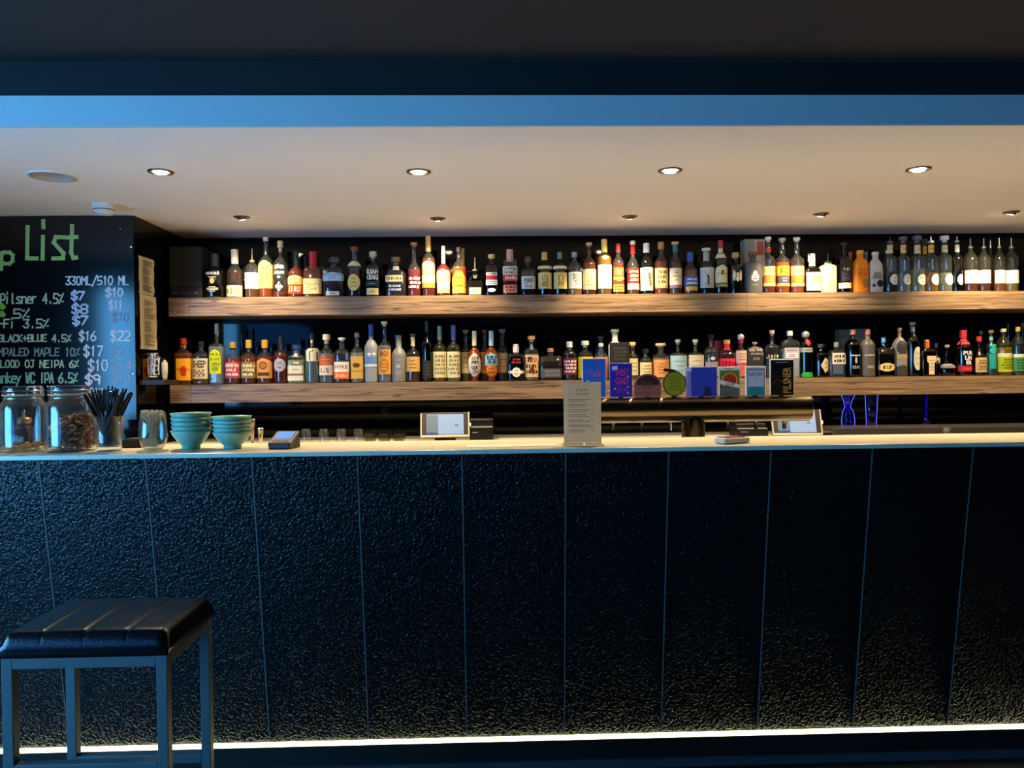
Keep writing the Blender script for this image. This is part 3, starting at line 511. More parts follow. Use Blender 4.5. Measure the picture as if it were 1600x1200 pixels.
bt('l2', 515, 632, 70, 'tall', CL, WA, .6, ('cork', '#d6d0bc', 110), [L(320, 542, '#d69a4e', .97, n=0), L(330, 385, None, .85, t='VAGO', tc='#5a3814', bold=.02, st=True), L(400, 530, '#c0742e', .7, 'hex', n=3, tc='#e8b868')], 'tall clear bottle with orange tan illustrated label and pale cork', so=(.58, .72, .32))
bt('l2', 637, 765, 190, 'std', '#80827a', None, 0, ('none', '#777777', None), [L(405, 425, None, .85, tc='#b8bab0', n=1), L(455, 485, '#b0b2a8', .35, 'oval'), L(500, 560, None, .6, tc='#aaaca2', n=3)], 'frosted grey jug shaped bottle with etched label', so=(.56, .72, .42), opaque=.4)
bt('l2', 765, 892, 180, 'bour', CL, '#9a5c1c', .5, ('cork', '#6e4a2c', 205), [L(207, 290, '#e2cf98', .95), L(385, 517, '#d9a860', .97, n=3, tc='#8a5a28')], 'clear bottle with cream neck strip and caramel square label', so=(.56, .68, .30))
bt('l2', 905, 1000, 65, 'tall', '#2c2c30', '#121214', .6, ('cyl', '#202022', 160), [L(420, 580, '#2e2a26', .9, n=4, tc='#5a564e')], 'tall slim black bottle beside the twin bird labels', so=(.62, .74, .34))
bt('l2', 1005, 1126, 110, 'tall', '#e2dca0', '#c0a850', .5, ('cyl', '#7a8a80', 235), [L(340, 572, '#e6d79c', .98, t='#5', tc='#8a7c50', n=0)], 'clear bottle with cream bird label and green grey neck, left twin', so=(.60, .72, .28))
bt('l2', 1130, 1250, 105, 'tall', '#e6e6c0', WA, .5, ('cyl', '#4a5f9a', 235), [L(190, 232, '#c8d6ec', 1.12), L(340, 572, '#e6dba6', .98, t='#5', tc='#8a7c50', n=0)], 'clear bottle with cream bird label and blue neck, right twin', so=(.60, .72, .30))
bt('l2', 1255, 1345, 145, 'tall', CL, '#a8a078', .5, ('cork', '#8f8a82', 180), [L(345, 532, '#d9cc98', .97, n=3, tc='#9a8e60')], 'bottle with cream label half behind the orange egg shaped bottle', back=2, so=(.58, .72, .42))
bt('l2', 1428, 1508, 145, 'tall', CL, '#a87038', .5, ('cork', '#6e4228', 180), [L(345, 532, '#d9c48a', .97, n=3, tc='#9a8e60')], 'brown corked bottle between the two ornate egg shaped bottles', back=2, so=(.58, .72, .42))
bt('l2', 1315, 1440, 155, 'egg', '#f0c890', '#e08418', .66, ('cyl', '#ead9a0', 285), [L(355, 562, '#e6e0c8', .88, 'hex', t='#4', tc='#5a4a3a', n=2)], 'egg shaped orange bottle with white ornate label and cream cap', so=(.52, .70, .28))
bt('l2', 1460, 1595, 155, 'egg', '#f0c890', '#e09020', .66, ('cyl', '#a9cbd8', 285), [L(355, 465, '#86b4c6', .84, 'arch', t='#2', tc='#2a4a58', n=1), L(455, 562, '#e8862a', .84, 'hex', n=2, tc='#a85410')], 'egg shaped orange bottle with sky blue ornate label and cap', so=(.52, .70, .28))
bt('l3', 205, 305, 140, 'tall', CL, '#8a8a7c', .4, ('cork', '#6e6a66', 180), [L(350, 527, '#c4b894', .97, n=2, tc='#8a8060')], 'grey necked bottle with dull cream label behind the blue ornate one', back=2, so=(.58, .72, .42))
bt('l3', 305, 450, 275, 'sq', '#3a3634', '#160c0a', .64, ('cyl', '#e2dfd4', 345), [L(395, 450, None, .7, t='#2', tc='#b83a3a', bold=.02), L(510, 535, '#e0d8c0', .97), L(480, 567, '#ece6d2', .55, 'oval', n=2, tc='#8a7a50')], 'black square bottle with white cap and round white medallion label', so=(.70, .76, .32))
bt('l3', 450, 580, 200, 'cyl', CL, '#c8b8a0', .6, ('cork', '#c9925c', 250), [L(270, 320, '#5a7aa8', .35), L(370, 567, '#d9ac78', .97, t='#3', tc='#3a1410', n=0), L(470, 530, '#6a2a2a', .4, 'dia'), L(385, 410, '#3a2a20', .5, 'dia', x=-.3)], 'clear bottle with wide tan cork and peach label with black branch artwork', so=(.66, .74, .36))
bt('l3', 585, 787, 310, 'squat', '#c8ccc8', '#3a0a14', .52, ('cyl', '#b5774a', 340), [L(490, 572, '#4a4a4a', .96, t='#2', tc='#77777a')], 'squat wide bottle of dark red liqueur with copper collar', so=(.72, .78, .24, .8, 6))
bt('l3', 790, 920, 250, 'cyl', '#c8ccc8', '#30201c', .72, ('cyl', '#d6d4cc', 300), [L(395, 547, '#6a1f2c', .96, t='#4', tc='#e8d8d0', bold=.02)], 'bottle with white cap and maroon label in white lettering', so=(.66, .80, .36))
bt('l3', 925, 1065, 245, 'cyl', '#eef0d8', '#cfd4b8', .6, ('cork', '#ded9cc', 300), [L(385, 572, '#e0c22c', .97, n=4, tc='#a88a14')], 'clear bottle with yellow label behind the blue tap badge', so=(.64, .76, .34))
bt('l3', 1085, 1185, 200, 'cyl', CL, None, .5, ('cyl', '#4a4e50', 225), [], 'tall clear bottle behind the pink labelled one', back=1, so=(.72, .82, .42))
bt('l3', 1070, 1200, 265, 'std', CL, WA, .6, ('cyl', '#d8cfc0', 292), [L(385, 600, '#c97f70', .97, n=3, tc='#f0c8b8')], 'clear bottle with salmon pink label behind the blue tap badge', so=(.62, .78, .30))
bt('l3', 1200, 1322, 140, 'cyl', '#dcdccf', None, 0, ('cork', '#e0d29c', 178), [L(300, 330, None, .7, tc='#b5b5a5', n=1)], 'milky white bottle with cream stopper rising behind the black card', so=(.66, .76, .42), opaque=.4)
bt('l4', 0, 96, 255, 'std', '#e6e8d8', '#c4c4a4', .5, ('cork', '#d6cda4', 300), [L(400, 550, '#e4dca8', .95, n=3, tc='#a09868')], 'clear bottle with cream label right of the black card', so=(.60, .72, .4))
bt('l4', 105, 220, 315, 'bour', CL, '#4a2410', .6, ('stop', '#cccccc', 370), [L(435, 552, '#e6d79a', .96, n=3, tc='#8a7a44')], 'short dark bottle with crystal stopper and butter yellow label', so=(.60, .74, .32))
bt('l4', 225, 372, 265, 'cyl', CL, '#c8a890', .6, ('cork', '#d8b878', 300), [L(300, 345, '#3a3430', .6, 'oval'), L(410, 567, '#dc9a5a', .97, n=4, tc='#a8642c')], 'clear bottle with wide cork and soft orange label', so=(.64, .72, .44))
bt('l4', 372, 530, 230, 'cyl', CL, '#c0ccd0', .5, ('cork', '#a9a48c', 275), [L(375, 560, '#9fc0c6', .95, n=3, tc='#6a8c94')], 'clear bottle with pale sky blue label above the green badge', so=(.62, .68, .22))
bt('l4', 532, 682, 230, 'cyl', CL, '#c8ccc0', .5, ('cork', '#b0a890', 275), [L(370, 560, '#c4bb9c', .9, n=3, tc='#8f8768')], 'clear bottle with beige grey label above the plain blue badge', so=(.62, .68, .22))
bt('l4', 684, 808, 190, 'std', CL, '#8a7a78', .4, ('stop', '#cccccc', 250), [L(385, 415, '#c8c4bc', .35, 'oval'), L(430, 560, '#8f8480', .95, n=1, tc='#6a6460')], 'clear bottle with glass stopper and grey frosted lower half', so=(.60, .74, .28))
bt('l4', 768, 850, 240, 'cyl', '#7a1422', None, 0, ('cyl', '#8c1828', 330), [], 'dark red wrapped bottle behind the hot pink label', back=1, so=(.5, .6, .9), opaque=.4)
bt('l4', 812, 966, 235, 'std', '#f4d8d8', '#d88a88', .5, ('cyl', '#b98e44', 270), [L(272, 322, '#c8283c', 1.06), L(400, 570, '#d82848', .97, t='#2', tc='#8a1024', n=0)], 'bottle with hot pink label, red neck and gold cap', so=(.62, .76, .32))
bt('l4', 960, 1065, 180, 'std', '#eccfc8', '#c87c70', .5, ('ball', '#d8d4d4', 215), [L(215, 262, '#b02c3c', 1.08), L(330, 442, '#e0b8a0', .97, n=3, tc='#a8584c'), L(450, 560, '#d0605a', .97)], 'pink bottle with round white cap and red collar', so=(.58, .70, .40))
bt('l4', 1060, 1215, 255, 'flat', '#2c2b2a', None, 0, ('cork', '#c4846c', 280), [L(300, 350, None, .95, t='KILL THE', tc='#cfc6b4', bold=.03), L(345, 372, None, .95, t='#1', tc='#a8a090'), L(385, 420, None, .5, t='#1', tc='#8a8478')], 'black flask bottle with white painted lettering', so=(.72, .88, .20, .5), opaque=.45)
bt('l4', 1222, 1362, 150, 'wide', CL, '#50504c', .4, ('cork', '#c9a98c', 195), [L(365, 405, None, .9, t='1019', tc='#e8dcb0', bold=.02), L(405, 560, '#3a3630', .85, n=2, tc='#8a7a4a')], 'clear flask shouldered bottle with painted number in cream', so=(.64, .72, .22, .6))
bt('l4', 1368, 1535, 155, 'flat', CL, '#b8c2c8', .62, ('cyl', '#d6d6d6', 195), [L(305, 400, '#b8c0c4', .8), L(310, 345, None, .7, t='AVIATION', tc='#b8342c', bold=.03), L(350, 395, '#f0ecea', .6, tc='#b8342c', n=2), L(400, 580, '#8a959c', .75)], 'clear square shouldered bottle with silver cap and red and white print', so=(.68, .82, .26, .6, 6))
bt('l5', 590, 725, 180, 'cyl', '#1f6a34', '#0a4a18', .6, ('ball', '#c8c8c0', 260), [L(265, 335, '#b83838', .42, 'gem', x=.1), L(355, 402, '#a6b0a0', .98, n=1, tc='#5a6a5a'), L(610, 660, '#2fae3c', .9, 'arch')], 'green bottle with silver ball cap and red emblem', so=(.70, .82, .42))
bt('l5', 735, 890, 320, 'cyl', '#2a2c38', '#0c0d14', .7, ('cyl', '#3c3c42', 350), [L(455, 622, '#d8c4a0', .62, 'dia', x=.25, n=0), L(470, 605, '#d8c4a0', .42, 'drop', x=.42, n=2, tc='#8a7a5a')], 'black blue short bottle with pointed cream label', so=(.68, .80, .34))
bt('l5', 888, 1066, 300, 'flat', '#e8f0ee', '#6c7c88', .62, ('cyl', '#8a8a84', 345), [L(410, 527, '#e6d8c2', .84, x=.12, t='#2', tc='#1c1614'), L(535, 630, '#4a5f74', .6, x=-.05)], 'clear flask bottle with cream label of black brush marks', so=(.64, .80, .24, .6))
bt('l5', 1068, 1226, 165, 'std', '#1c1c1e', '#0a0a0a', .6, ('cyl', '#b8786a', 215), [L(428, 442, '#b9b9b9', .7), L(450, 520, '#b0b0b0', .16, 'oval'), L(540, 575, None, .7, t='#2', tc='#c0bcb8')], 'black bottle with rose cap and fine white print', so=(.66, .80, .32))
bt('l5', 1230, 1376, 165, 'std', '#57554a', None, 0, ('cyl', '#b8786a', 215), [L(425, 440, '#a8a69a', .75), L(540, 570, None, .7, t='#2', tc='#c4c0b0')], 'olive grey frosted bottle with rose cap', so=(.66, .80, .32), opaque=.4)
bt('l5', 1380, 1560, 240, 'squat', '#5a5a54', '#1c1a14', .40, ('stop', '#cccccc', 350), [L(515, 602, '#dcc27c', .96, 'hex', t='#1', tc='#6a5424')], 'dark square decanter with yellow six sided label', so=(.70, .74, .18, .8, 8))
bt('l6', 170, 322, 150, 'std', '#8a867c', None, 0, ('ball', '#c8a860', 230), [L(290, 450, '#3a3a38', .8, 'oval'), L(440, 500, '#b89450', .85, 'hex', n=2, tc='#7a8ab0'), L(560, 680, '#3c3a3c', .9, 'arch')], 'metallic grey bottle with dark oval and gold artwork', so=(.62, .80, .22), opaque=.35)
bt('l6', 320, 457, 95, 'std', '#4a3c38', '#200e0a', .58, ('cork', '#8f8682', 140), [L(140, 195, '#5e8088', 1.1), L(360, 617, '#d2cdae', .72, 'drop', x=.35, tc='#a8806c', n=3)], 'tall dark bottle with teal neck and half round cream label', so=(.62, .80, .32))
bt('l6', 462, 622, 285, 'sq', '#7a3c24', '#3c1006', .68, ('cyl', '#d8701c', 375), [L(460, 662, '#e4cfa0', .62, 'tee', x=.2, n=4, tc='#a87c50')], 'brown square bottle with orange cap and cream label', so=(.66, .78, .30))
bt('l6', 608, 682, 320, 'std', CL, '#604040', .4, ('cyl', '#8a8a8a', 370), [L(480, 540, '#c8b8b0', .8)], 'small clear bottle behind the orange capped and low round ones', back=2, so=(.5, .62, .4))
bt('l6', 676, 846, 340, 'onion', '#4a3038', '#1c060a', .4, ('cork', '#b8a878', 380), [L(545, 592, '#8f8f8c', .99, n=1, tc='#4a4a48')], 'low round bottle with long neck and silver belt', so=(.30, .46, .2, .9))
bt('l6', 855, 1022, 180, 'std', '#6a4a44', '#50140c', .3, ('cyl', '#c03038', 260), [L(262, 335, '#c83a40', 1.2), L(405, 555, None, .8, t='PUN\nLIN\nER', tc='#e8e0da', bold=.05, st=True, x=.15), L(568, 628, '#c8282c', .97, n=1, tc='#e0605a')], 'bottle with red ribbed cap and bold white letters over a red band', so=(.60, .78, .38))
bt('l6', 1032, 1186, 250, 'tap', '#5a3a2c', '#2c0e06', .62, ('cork', '#c8301e', 330), [L(480, 637, '#d6ba80', .86, 'r', t='#4', tc='#7a5a34', n=2)], 'dark tapering bottle with flat red cap and beige label', so=(.42, .72, .24))
bt('l6', 1100, 1165, 190, 'tall', CL, '#a8b8b0', .4, ('cork', '#6e8a80', 230), [], 'thin clear bottle behind the red capped and teal ones', back=1, so=(.5, .64, .4))
bt('l6', 1192, 1290, 180, 'tall', '#bfe4dc', '#60b8b0', .5, ('cork', '#8a5c3c', 225), [L(250, 290, '#7cc0ac', 1.08), L(335, 360, '#2aa496', .8), L(360, 440, '#2ab4b0', .8, 'oval'), L(440, 600, '#22a09a', .8)], 'slim pale bottle with turquoise label and cork', so=(.64, .78, .36))
bt('l6', 1290, 1460, 165, 'std', '#e8e8b0', '#c8b81c', .60, ('cyl', '#d6c8a0', 195), [L(430, 470, '#d8d0a8', .97), L(470, 620, '#a6b820', .97, t='#4', tc='#5a6c10', n=0), L(618, 632, '#d6c848', .97)], 'yellow green liqueur bottle with lime label and cream cap', so=(.62, .82, .30))
bt('l6', 1465, 1600, 145, 'std', '#c8d4c8', '#7aa080', .3, ('cyl', '#c8a050', 190), [L(440, 475, '#d8d8c8', .97), L(475, 625, '#3f8f54', .97, t='#4', tc='#1c4c2c', n=0)], 'clear bottle with green label and gold cap at the lower right end', so=(.62, .82, .30))
bt('l6', 1405, 1450, 110, 'tall', CL, None, .4, ('cork', '#4a483c', 165), [], 'olive corked bottle behind the lime green label', back=1, so=(.45, .6, .4))
bt('l6', 1560, 1610, 100, 'tall', CL, None, .4, ('cork', '#6a5c3c', 165), [], 'tall corked bottle behind the green label at far right', back=1, so=(.45, .6, .4))
for q in BOTTLES: build_bottle(*q)
# ------------------------------------------------------------------ other things on the shelves
def place(px0, px1, Y): a, b = atY(px0, 600, Y), atY(px1, 600, Y); return (a.x+b.x)/2, b.x-a.x
def box_thing(name, x, y, z, wd, dp, ht, m, label, cat, group=None, rz=0, part='body', bevel=.002):
    r = empty(name, (x, y, z), label, cat, group, rz)
    MB().box(-wd/2, wd/2, 0, dp, 0, ht).build(part, m, r, bevel=bevel); return r
x, wd = place(268, 318, 4.56); ht = atY(295, 385, 4.56).z-S1T
r = box_thing('loudspeaker', x, 4.56, S1T, wd, .24, ht, mat('speaker_cloth', '#1d1c1a', .85), 'black box loudspeaker at the left end of the upper shelf', 'speaker', part='cabinet')
MB().box(-wd/2+.004, wd/2-.004, -.006, 0, ht*.22, ht-.006).build('grille', mat('grille_cloth', '#24221f', .95), r)
for k in (-1, 1): MB().lathe([(.011, 0), (.011, .006), (.007, .006), (.006, .002)], 16).build('port', mat('port_metal', '#55534e', .3, .7), r, True).matrix_local = Matrix.Translation((k*.06, -.001, .032)) @ Matrix.Rotation(R(90), 4, 'X')
MB().box(-.03, .03, -.004, .0, .03, .036).build('trim_bar', mat('port_metal', '#55534e', .3, .7), r)
x, wd = place(1164, 1196, 4.75); ht = atY(1180, 374, 4.75).z-S1T
r = box_thing('carton', x, 4.74, S1T, wd, .085, ht, mat('carton_board', '#a7a08c', .7), 'tall grey cream bottle carton with red patch behind the charcoal bottle', 'carton', part='board_body')
MB().box(.0, wd/2-.004, -.0012, 0, ht*.1, ht-.004).build('label', paper('#d8c4ac'), r)
MB().box(.012, wd/2-.008, -.002, -.001, ht*.72, ht-.012).build('label', paper('#b8604c'), r)
for a, b, t, c, lb in ((1311, 1328, 515, '#5f5f58', 'dull grey carton behind the clear flask on the lower shelf'), (1330, 1356, 514, '#6a665a', 'grey brown carton behind the rose capped bottles')):
    x, wd = place(a, b, 4.76); ht = atY(a, t, 4.76).z-S2T
    r = box_thing('carton', x, 4.75, S2T, wd, .07, ht, mat('carton_board', c, .7), lb, 'carton', part='board_body')
    MB().box(-wd*.3, wd*.3, -.001, 0, ht*.55, ht*.8).build('label', paper('#7c786a'), r)
# ------------------------------------------------------------------ downlights
lampm = mat('lamp_glow', '#ffffff', .5, emit=(1, .86, .62), es=140)
def downlight(px, py, k, power, aim, label, grp, blend=.6, ang=100, r=.045, es=True):
    p = atZ(px, py, CEIL_Z); e = empty('downlight', (p.x, p.y, CEIL_Z), label, 'downlight', grp)
    MB().lathe([(r, 0), (r, -.004), (r*.8, -.006), (r*.74, -.002), (r*.66, .03-.032)], 24, cap0=False, cap1=False).build('trim_ring', mat('brown_bronze', '#6a5644', .3, .8), e, True)
    d = Vector((aim[0], aim[1], -1)).normalized(); q = d.to_track_quat('-Z', 'Y')
    if es:
        MB().lathe([(r*.55, -.003), (r*.5, -.0075), (r*.25, -.009)], 20).build('lamp', lampm, e, True); off = Vector((0, 0, -.02))
    else:                                  # gimbal head turned to the bottles: its dark back faces the room
        M_ = Matrix.Translation((0, -.004, .006)) @ d.to_track_quat('Z', 'Y').to_matrix().to_4x4()
        for nm, pf, m_ in (('gimbal_head', [(r*.5, -.012), (r*.62, 0), (r*.62, .016)], mat('brown_bronze', '#6a5644', .3, .8)), ('lamp', [(r*.55, .0165), (r*.5, .018)], mat('lamp_warm', '#ffffff', .5, emit=(1, .86, .62), es=90))):
            b_ = MB().lathe(pf, 20); b_.V = [tuple(M_ @ Vector(v)) for v in b_.V]; b_.build(nm, m_, e)
        off = Vector((0, -.004, .006))+d*.036
    l = bpy.data.lights.new('spot', 'SPOT'); l.energy = power; l.color = WARM; l.spot_size = R(ang); l.spot_blend = blend; l.shadow_soft_size = .032
    lo = bpy.data.objects.new('spot', l); COL.objects.link(lo); lo.parent = e; lo.location = off; lo.rotation_mode = 'QUATERNION'; lo.rotation_quaternion = q
ORD = ('first', 'second', 'third', 'fourth', 'fifth', 'sixth')
for k, (px, py) in enumerate(((251, 268), (654, 268), (1047, 266), (1435, 264), (1822, 262))):
    downlight(px, py, k, P_COUNTER, (0, .1), 'lit recessed downlight, %s from left in the front ceiling row' % ORD[k], 'front row downlights', ang=122, r=.052, blend=.95)
for k, (px, py) in enumerate(((378, 339), (684, 341), (984, 338), (1283, 334), (1580, 331), (1878, 328))):
    downlight(px, py, k, P_SHELF, (0, .55), 'small tilted downlight, %s from left in the row above the shelves' % ORD[k], 'rear row downlights', r=.042, es=False, ang=92)
p = atZ(82, 275, CEIL_Z); e = empty('ceiling_speaker', (p.x, p.y, CEIL_Z), 'round white speaker grille set flush in the ceiling at left', 'speaker')
MB().lathe([(.09, 0), (.09, -.004), (.082, -.007), (.08, -.004)], 32, cap0=False).build('grille', mat('white_grille', '#a8a6a4', .6), e, True)
MB().lathe([(.094, 0), (.094, -.005), (.09, -.006)], 32, cap0=False, cap1=False).build('rim', mat('white_plastic', '#dcdad6', .4), e, True)
p = atZ(163, 319, CEIL_Z); e = empty('smoke_detector', (p.x, p.y, CEIL_Z), 'white smoke detector on the ceiling above the blackboard', 'smoke detector')
MB().lathe([(.058, 0), (.058, -.02), (.054, -.028)], 28, cap0=False).build('base', mat('white_plastic', '#dcdad6', .4), e)
MB().lathe([(.05, -.028), (.05, -.036), (.035, -.052), (.02, -.055)], 28, cap0=False).build('sensor_cap', mat('white_plastic', '#dcdad6', .4), e)
MB().lathe([(.046, -.0281), (.0505, -.0285), (.0505, -.0325), (.046, -.033)], 28).build('vent_slot', BLK, e)

# ------------------------------------------------------------------ blackboard
bd = empty('menu_board', (BX-1.0, BY, CT+.03), 'glossy black menu board hand lettered with a beer list and prices', 'menu board')
bz = bd.location.z; bxx = bd.location.x
MB().box(-1.0, .998, -.012, -.001, .0, CEIL_Z-bz-.003).build('board', mat('board_gloss', '#0a0c10', .13), bd)
def chalk(s, x0, x1, y0, y1, col, wd, slant=.04):
    n = len(s); cw = (x1-x0)/(n-.25); k = 0
    for word in s.split(' '):                # each word is a piece of its own
        xa_ = x0+k*cw; xb_ = xa_+cw*(len(word)-.25); k += len(word)+1
        a, b = atY(xa_, y1, BY-.013), atY(xb_, y0, BY-.013)
        V, Fc = strokes(word, a.x-bxx, b.x-bxx, a.z-bz, b.z-bz, wd*1.12, slant)
        mesh_obj('chalk_lettering', [(x, -.0126-.00003*(i_//4 % 24), z) for i_, (x, z) in enumerate(V)], Fc, ink(col), bd)
GRN, PGR, WHT, BLU, FAD = '#a6cc78', '#cfdcae', '#eef0f4', '#dbe4f4', '#8aa6cc'
chalk('ap', -22, 19, 386, 412, GRN, .017); chalk('List', 42, 118, 354, 404, GRN, .019)
chalk('330ML/510 ML', 103, 200, 432, 445, WHT, .006)
chalk('Pilsner 4.5%', 1, 98, 459, 474, PGR, .007); chalk('$7', 112, 131, 456, 468, BLU, .009); chalk('$10', 166, 191, 451, 463, BLU, .009)
chalk('5%', 22, 45, 483, 497, PGR, .007); chalk('$8', 113, 136, 476, 490, BLU, .009); chalk('$11', 171, 191, 470, 483, BLU, .009)
chalk('-Fi 3.5%', -4, 75, 499, 512, PGR, .007); chalk('$7', 114, 136, 494, 507, BLU, .009); chalk('$10', 176, 200, 489, 502, FAD, .007)
chalk('BLACK+BLUE 4.5%', -2, 110, 523, 534, PGR, .006); chalk('$16', 124, 149, 518, 532, WHT, .007); chalk('$22', 173, 202, 517, 532, WHT, .006)
chalk('MPALED MAPLE 10%', -2, 124, 544, 556, '#9aa294', .006); chalk('$17', 131, 160, 541, 556, WHT, .007); chalk('$2', 173, 192, 542, 556, FAD, .007)
chalk('LOOD OJ NEIPA 6%', 1, 122, 563, 574, PGR, .006); chalk('$10', 138, 167, 563, 579, BLU, .007); chalk('$14', 176, 205, 564, 579, FAD, .007)
chalk('onkey WC IPA 6.5%', -4, 120, 583, 598, '#9cc8a4', .0075); chalk('$9', 134, 155, 586, 600, BLU, .009); chalk('$12', 177, 202, 586, 600, FAD, .007)
chalk('SIT', 42, 86, 604, 617, WHT, .006); chalk('$10', 140, 160, 608, 622, BLU, .009)
V = []; Fc = []
for yy in (478, 490):
    a = atY(0, yy, BY-.013); k = len(V)
    V += [(a.x-bxx-.03+dx, -.0128, a.z-bz+dz) for dx, dz in ((0, -.012), (.05, -.02), (.062, -.005), (.045, .016), (0, .01))]; Fc.append(tuple(range(k, k+5)))
mesh_obj('chalk_mark', V, Fc, ink('#8cc040'), bd)
for px, py in ((188, 358), (205, 386), (210, 584)):
    q = atY(px, py, BY-.013); o = MB().lathe([(.005, 0), (.005, .003), (.003, .004)], 10).build('screw', CHROME, bd); o.location = (min(q.x-bxx, .985), -.012, q.z-bz); o.rotation_euler = (R(90), 0, 0)

# papers pinned to the side wall (plane x = BX)
def atX(px, py, X):
    d = ray(px, py); return CAM + d*(X/d.x)
for k, (pa, pb, ya, yb, lb, n) in enumerate(((216, 239, 399, 458, 'upper printed sheet taped to the black side wall', 26), (217, 243, 459, 545, 'lower cream price list taped to the black side wall', 24))):
    a, b = atX(pa, ya, BX), atX(pb, yb, BX); zt, zb = atX(pa, ya, BX).z, atX(pa, yb, BX).z
    e = empty('paper_sheet', (BX, a.y, zb), lb, 'paper', 'papers on the side wall'); wy = b.y-a.y; ht = zt-zb
    V = []; Fc = []
    for i in range(9):
        for j in range(3): V.append((.003+.006*abs(math.sin(i*1.1+k))*(j/2)+.002*k, wy*j/2+random.uniform(-.004, .004), ht*i/8))
    for i in range(8):
        for j in range(2): c = i*3+j; Fc.append((c, c+1, c+4, c+3))
    o = mesh_obj('sheet', V, Fc, paper('#d9c8a4' if k else '#c9bfa8'), e); so_ = o.modifiers.new('t', 'SOLIDIFY'); so_.thickness = .0006
    m_ = MB()
    for i in range(n):
        zz = ht*(.08+.84*i/n)
        if i % 7 == 6: continue
        y0 = wy*.18; m_.box(.0125, .0128, y0, y0+wy*random.uniform(.3, .65), zz, zz+.004)
    m_.build('print_lines', ink('#6e6250'), e)
# small black bottle with white hand lettering at the side wall, on the back counter edge
p = atY(228, 594, 4.3); q = atY(228, 551, 4.3); hh_ = q.z-p.z
lg = empty('side_ledge', (BX, 4.2, p.z-.025), 'narrow black ledge on the side wall below the taped sheets', 'ledge')
MB().box(.001, .13, 0, .2, 0, .025).build('board', mat('dark_wood', '#2a2018', .5), lg)
MB().box(.001, .02, .03, .05, -.05, 0).build('bracket', BLK, lg)
e = empty('painted_bottle', (BX+.055, 4.28, p.z), 'small black bottle with white hand painted words on the side ledge', 'bottle')
MB().lathe([(.034, 0), (.036, .004), (.036, hh_*.72), (.03, hh_*.82), (.018, hh_*.9), (.018, hh_)], 20).build('bottle_body', mat('black_glaze', '#15110d', .3), e, True)
for s_, z0, z1 in (('cLOSEy', .52, .95), ('WINE!', .2, .5)):
    V, Fc = strokes(s_, -.034, .032, hh_*z0, hh_*z1, .0045)
    mesh_obj('lettering', [(x, -math.sqrt(max(.0004, .0366**2-min(.03, abs(x))**2)), z) for x, z in V], Fc, ink('#e4ded0'), e)
MB().box(-.022, .022, -.0375, -.0335, hh_*.1, hh_*.15).build('stripe', ink('#d8d0b8'), e)
e = empty('cork_bottle', (BX+.108, 4.27, p.z), 'tiny bottle with long cream label beside the painted black bottle', 'bottle')
MB().lathe([(.012, 0), (.013, .02), (.013, .03), (.016, .034), (.016, .095), (.008, .1), (.008, .11)], 16).build('bottle_body', mat('cream_paper', '#d9c69c', .5), e, True)
MB().lathe([(.009, .11), (.009, .118)], 12).build('cap', BLK, e)

# ------------------------------------------------------------------ things on the worktop
CLG = glass('#f2f6f4', .03)
def jar(px0, px1, ytop, Y, label):
    x, wd = place(px0, px1, Y); a = wd/2; p = atY((px0+px1)/2, ytop, Y); H = p.z-CT
    e = empty('glass_jar', (x, Y, CT), label, 'jar', 'clip top jars on the worktop')
    out = [(a*.9, 0), (a*.98, .006), (a, .02), (a, H*.66), (a*.93, H*.72), (a*.78, H*.78), (a*.76, H*.86)]
    MB().lathe(out+[(r_*.94, z_+.004) for r_, z_ in reversed(out[1:])]+[(a*.8, .008)], 32, cap0=True, cap1=True).build('jar_body', CLG, e, True)
    MB().lathe([(a*.78, H*.862), (a*.84, H*.87), (a*.84, H*.89), (a*.8, H*.9), (a*.82, H*.96), (a*.78, H), (a*.1, H)], 32).build('lid', CLG, e, True)
    MB().lathe([(a*.79, H*.80), (a*.815, H*.805), (a*.815, H*.818), (a*.79, H*.823)], 32, cap0=False, cap1=False).build('wire_band', CHROME, e, True)
    MB().lathe([(a*.84, H*.915), (a*.86, H*.92), (a*.86, H*.932), (a*.84, H*.937)], 32, cap0=False, cap1=False).build('wire_band', CHROME, e, True)
    MB().tube((a*.83, 0, H*.81), (a*.98, 0, H*.86), .0018).tube((a*.98, 0, H*.86), (a*.86, 0, H*.925), .0018).build('clip', CHROME, e)
    MB().lathe([(a*.76, H*.852), (a*.83, H*.853), (a*.83, H*.863), (a*.76, H*.864)], 32, cap0=False, cap1=False).build('seal_ring', mat('rubber_seal', '#d9c9a0', .6), e, True)
    return x, a, H
jY = 2.715
xa, aa, ha = jar(1, 70, 603, jY, 'glass clip jar with a thin layer of orange snacks at left')
xb, ab, hb = jar(72, 147, 602, jY, 'glass clip jar half filled with small pretzels')
xc, ac, hc = jar(-73, -1, 606, jY, 'glass clip jar cut by the left picture edge')
def torus_mesh(name, R_, r_, n=10, k=5, tw=0):
    V = []; Fc = []
    for i in range(n):
        t = 2*math.pi*i/n
        for j in range(k):
            u = 2*math.pi*j/k; V.append(((R_+r_*math.cos(u))*math.cos(t), (R_*.8+r_*math.cos(u))*math.sin(t), r_*math.sin(u)+tw*math.sin(2*t)))
    for i in range(n):
        for j in range(k): Fc.append((i*k+j, ((i+1) % n)*k+j, ((i+1) % n)*k+(j+1) % k, i*k+(j+1) % k))
    return V, Fc
pm = [mat('pretzel_crust', c, .45) for c in ('#b5702c', '#c98a44', '#94541f')]
protos = []
for m_ in pm:
    V, Fc = torus_mesh('pretzel', .0115, .0036, tw=.002)
    me = bpy.data.meshes.new('pretzel'); me.from_pydata(V, [], Fc); me.materials.append(m_); me.polygons.foreach_set('use_smooth', [True]*len(me.polygons)); protos.append(me)
rr = random.Random(3)
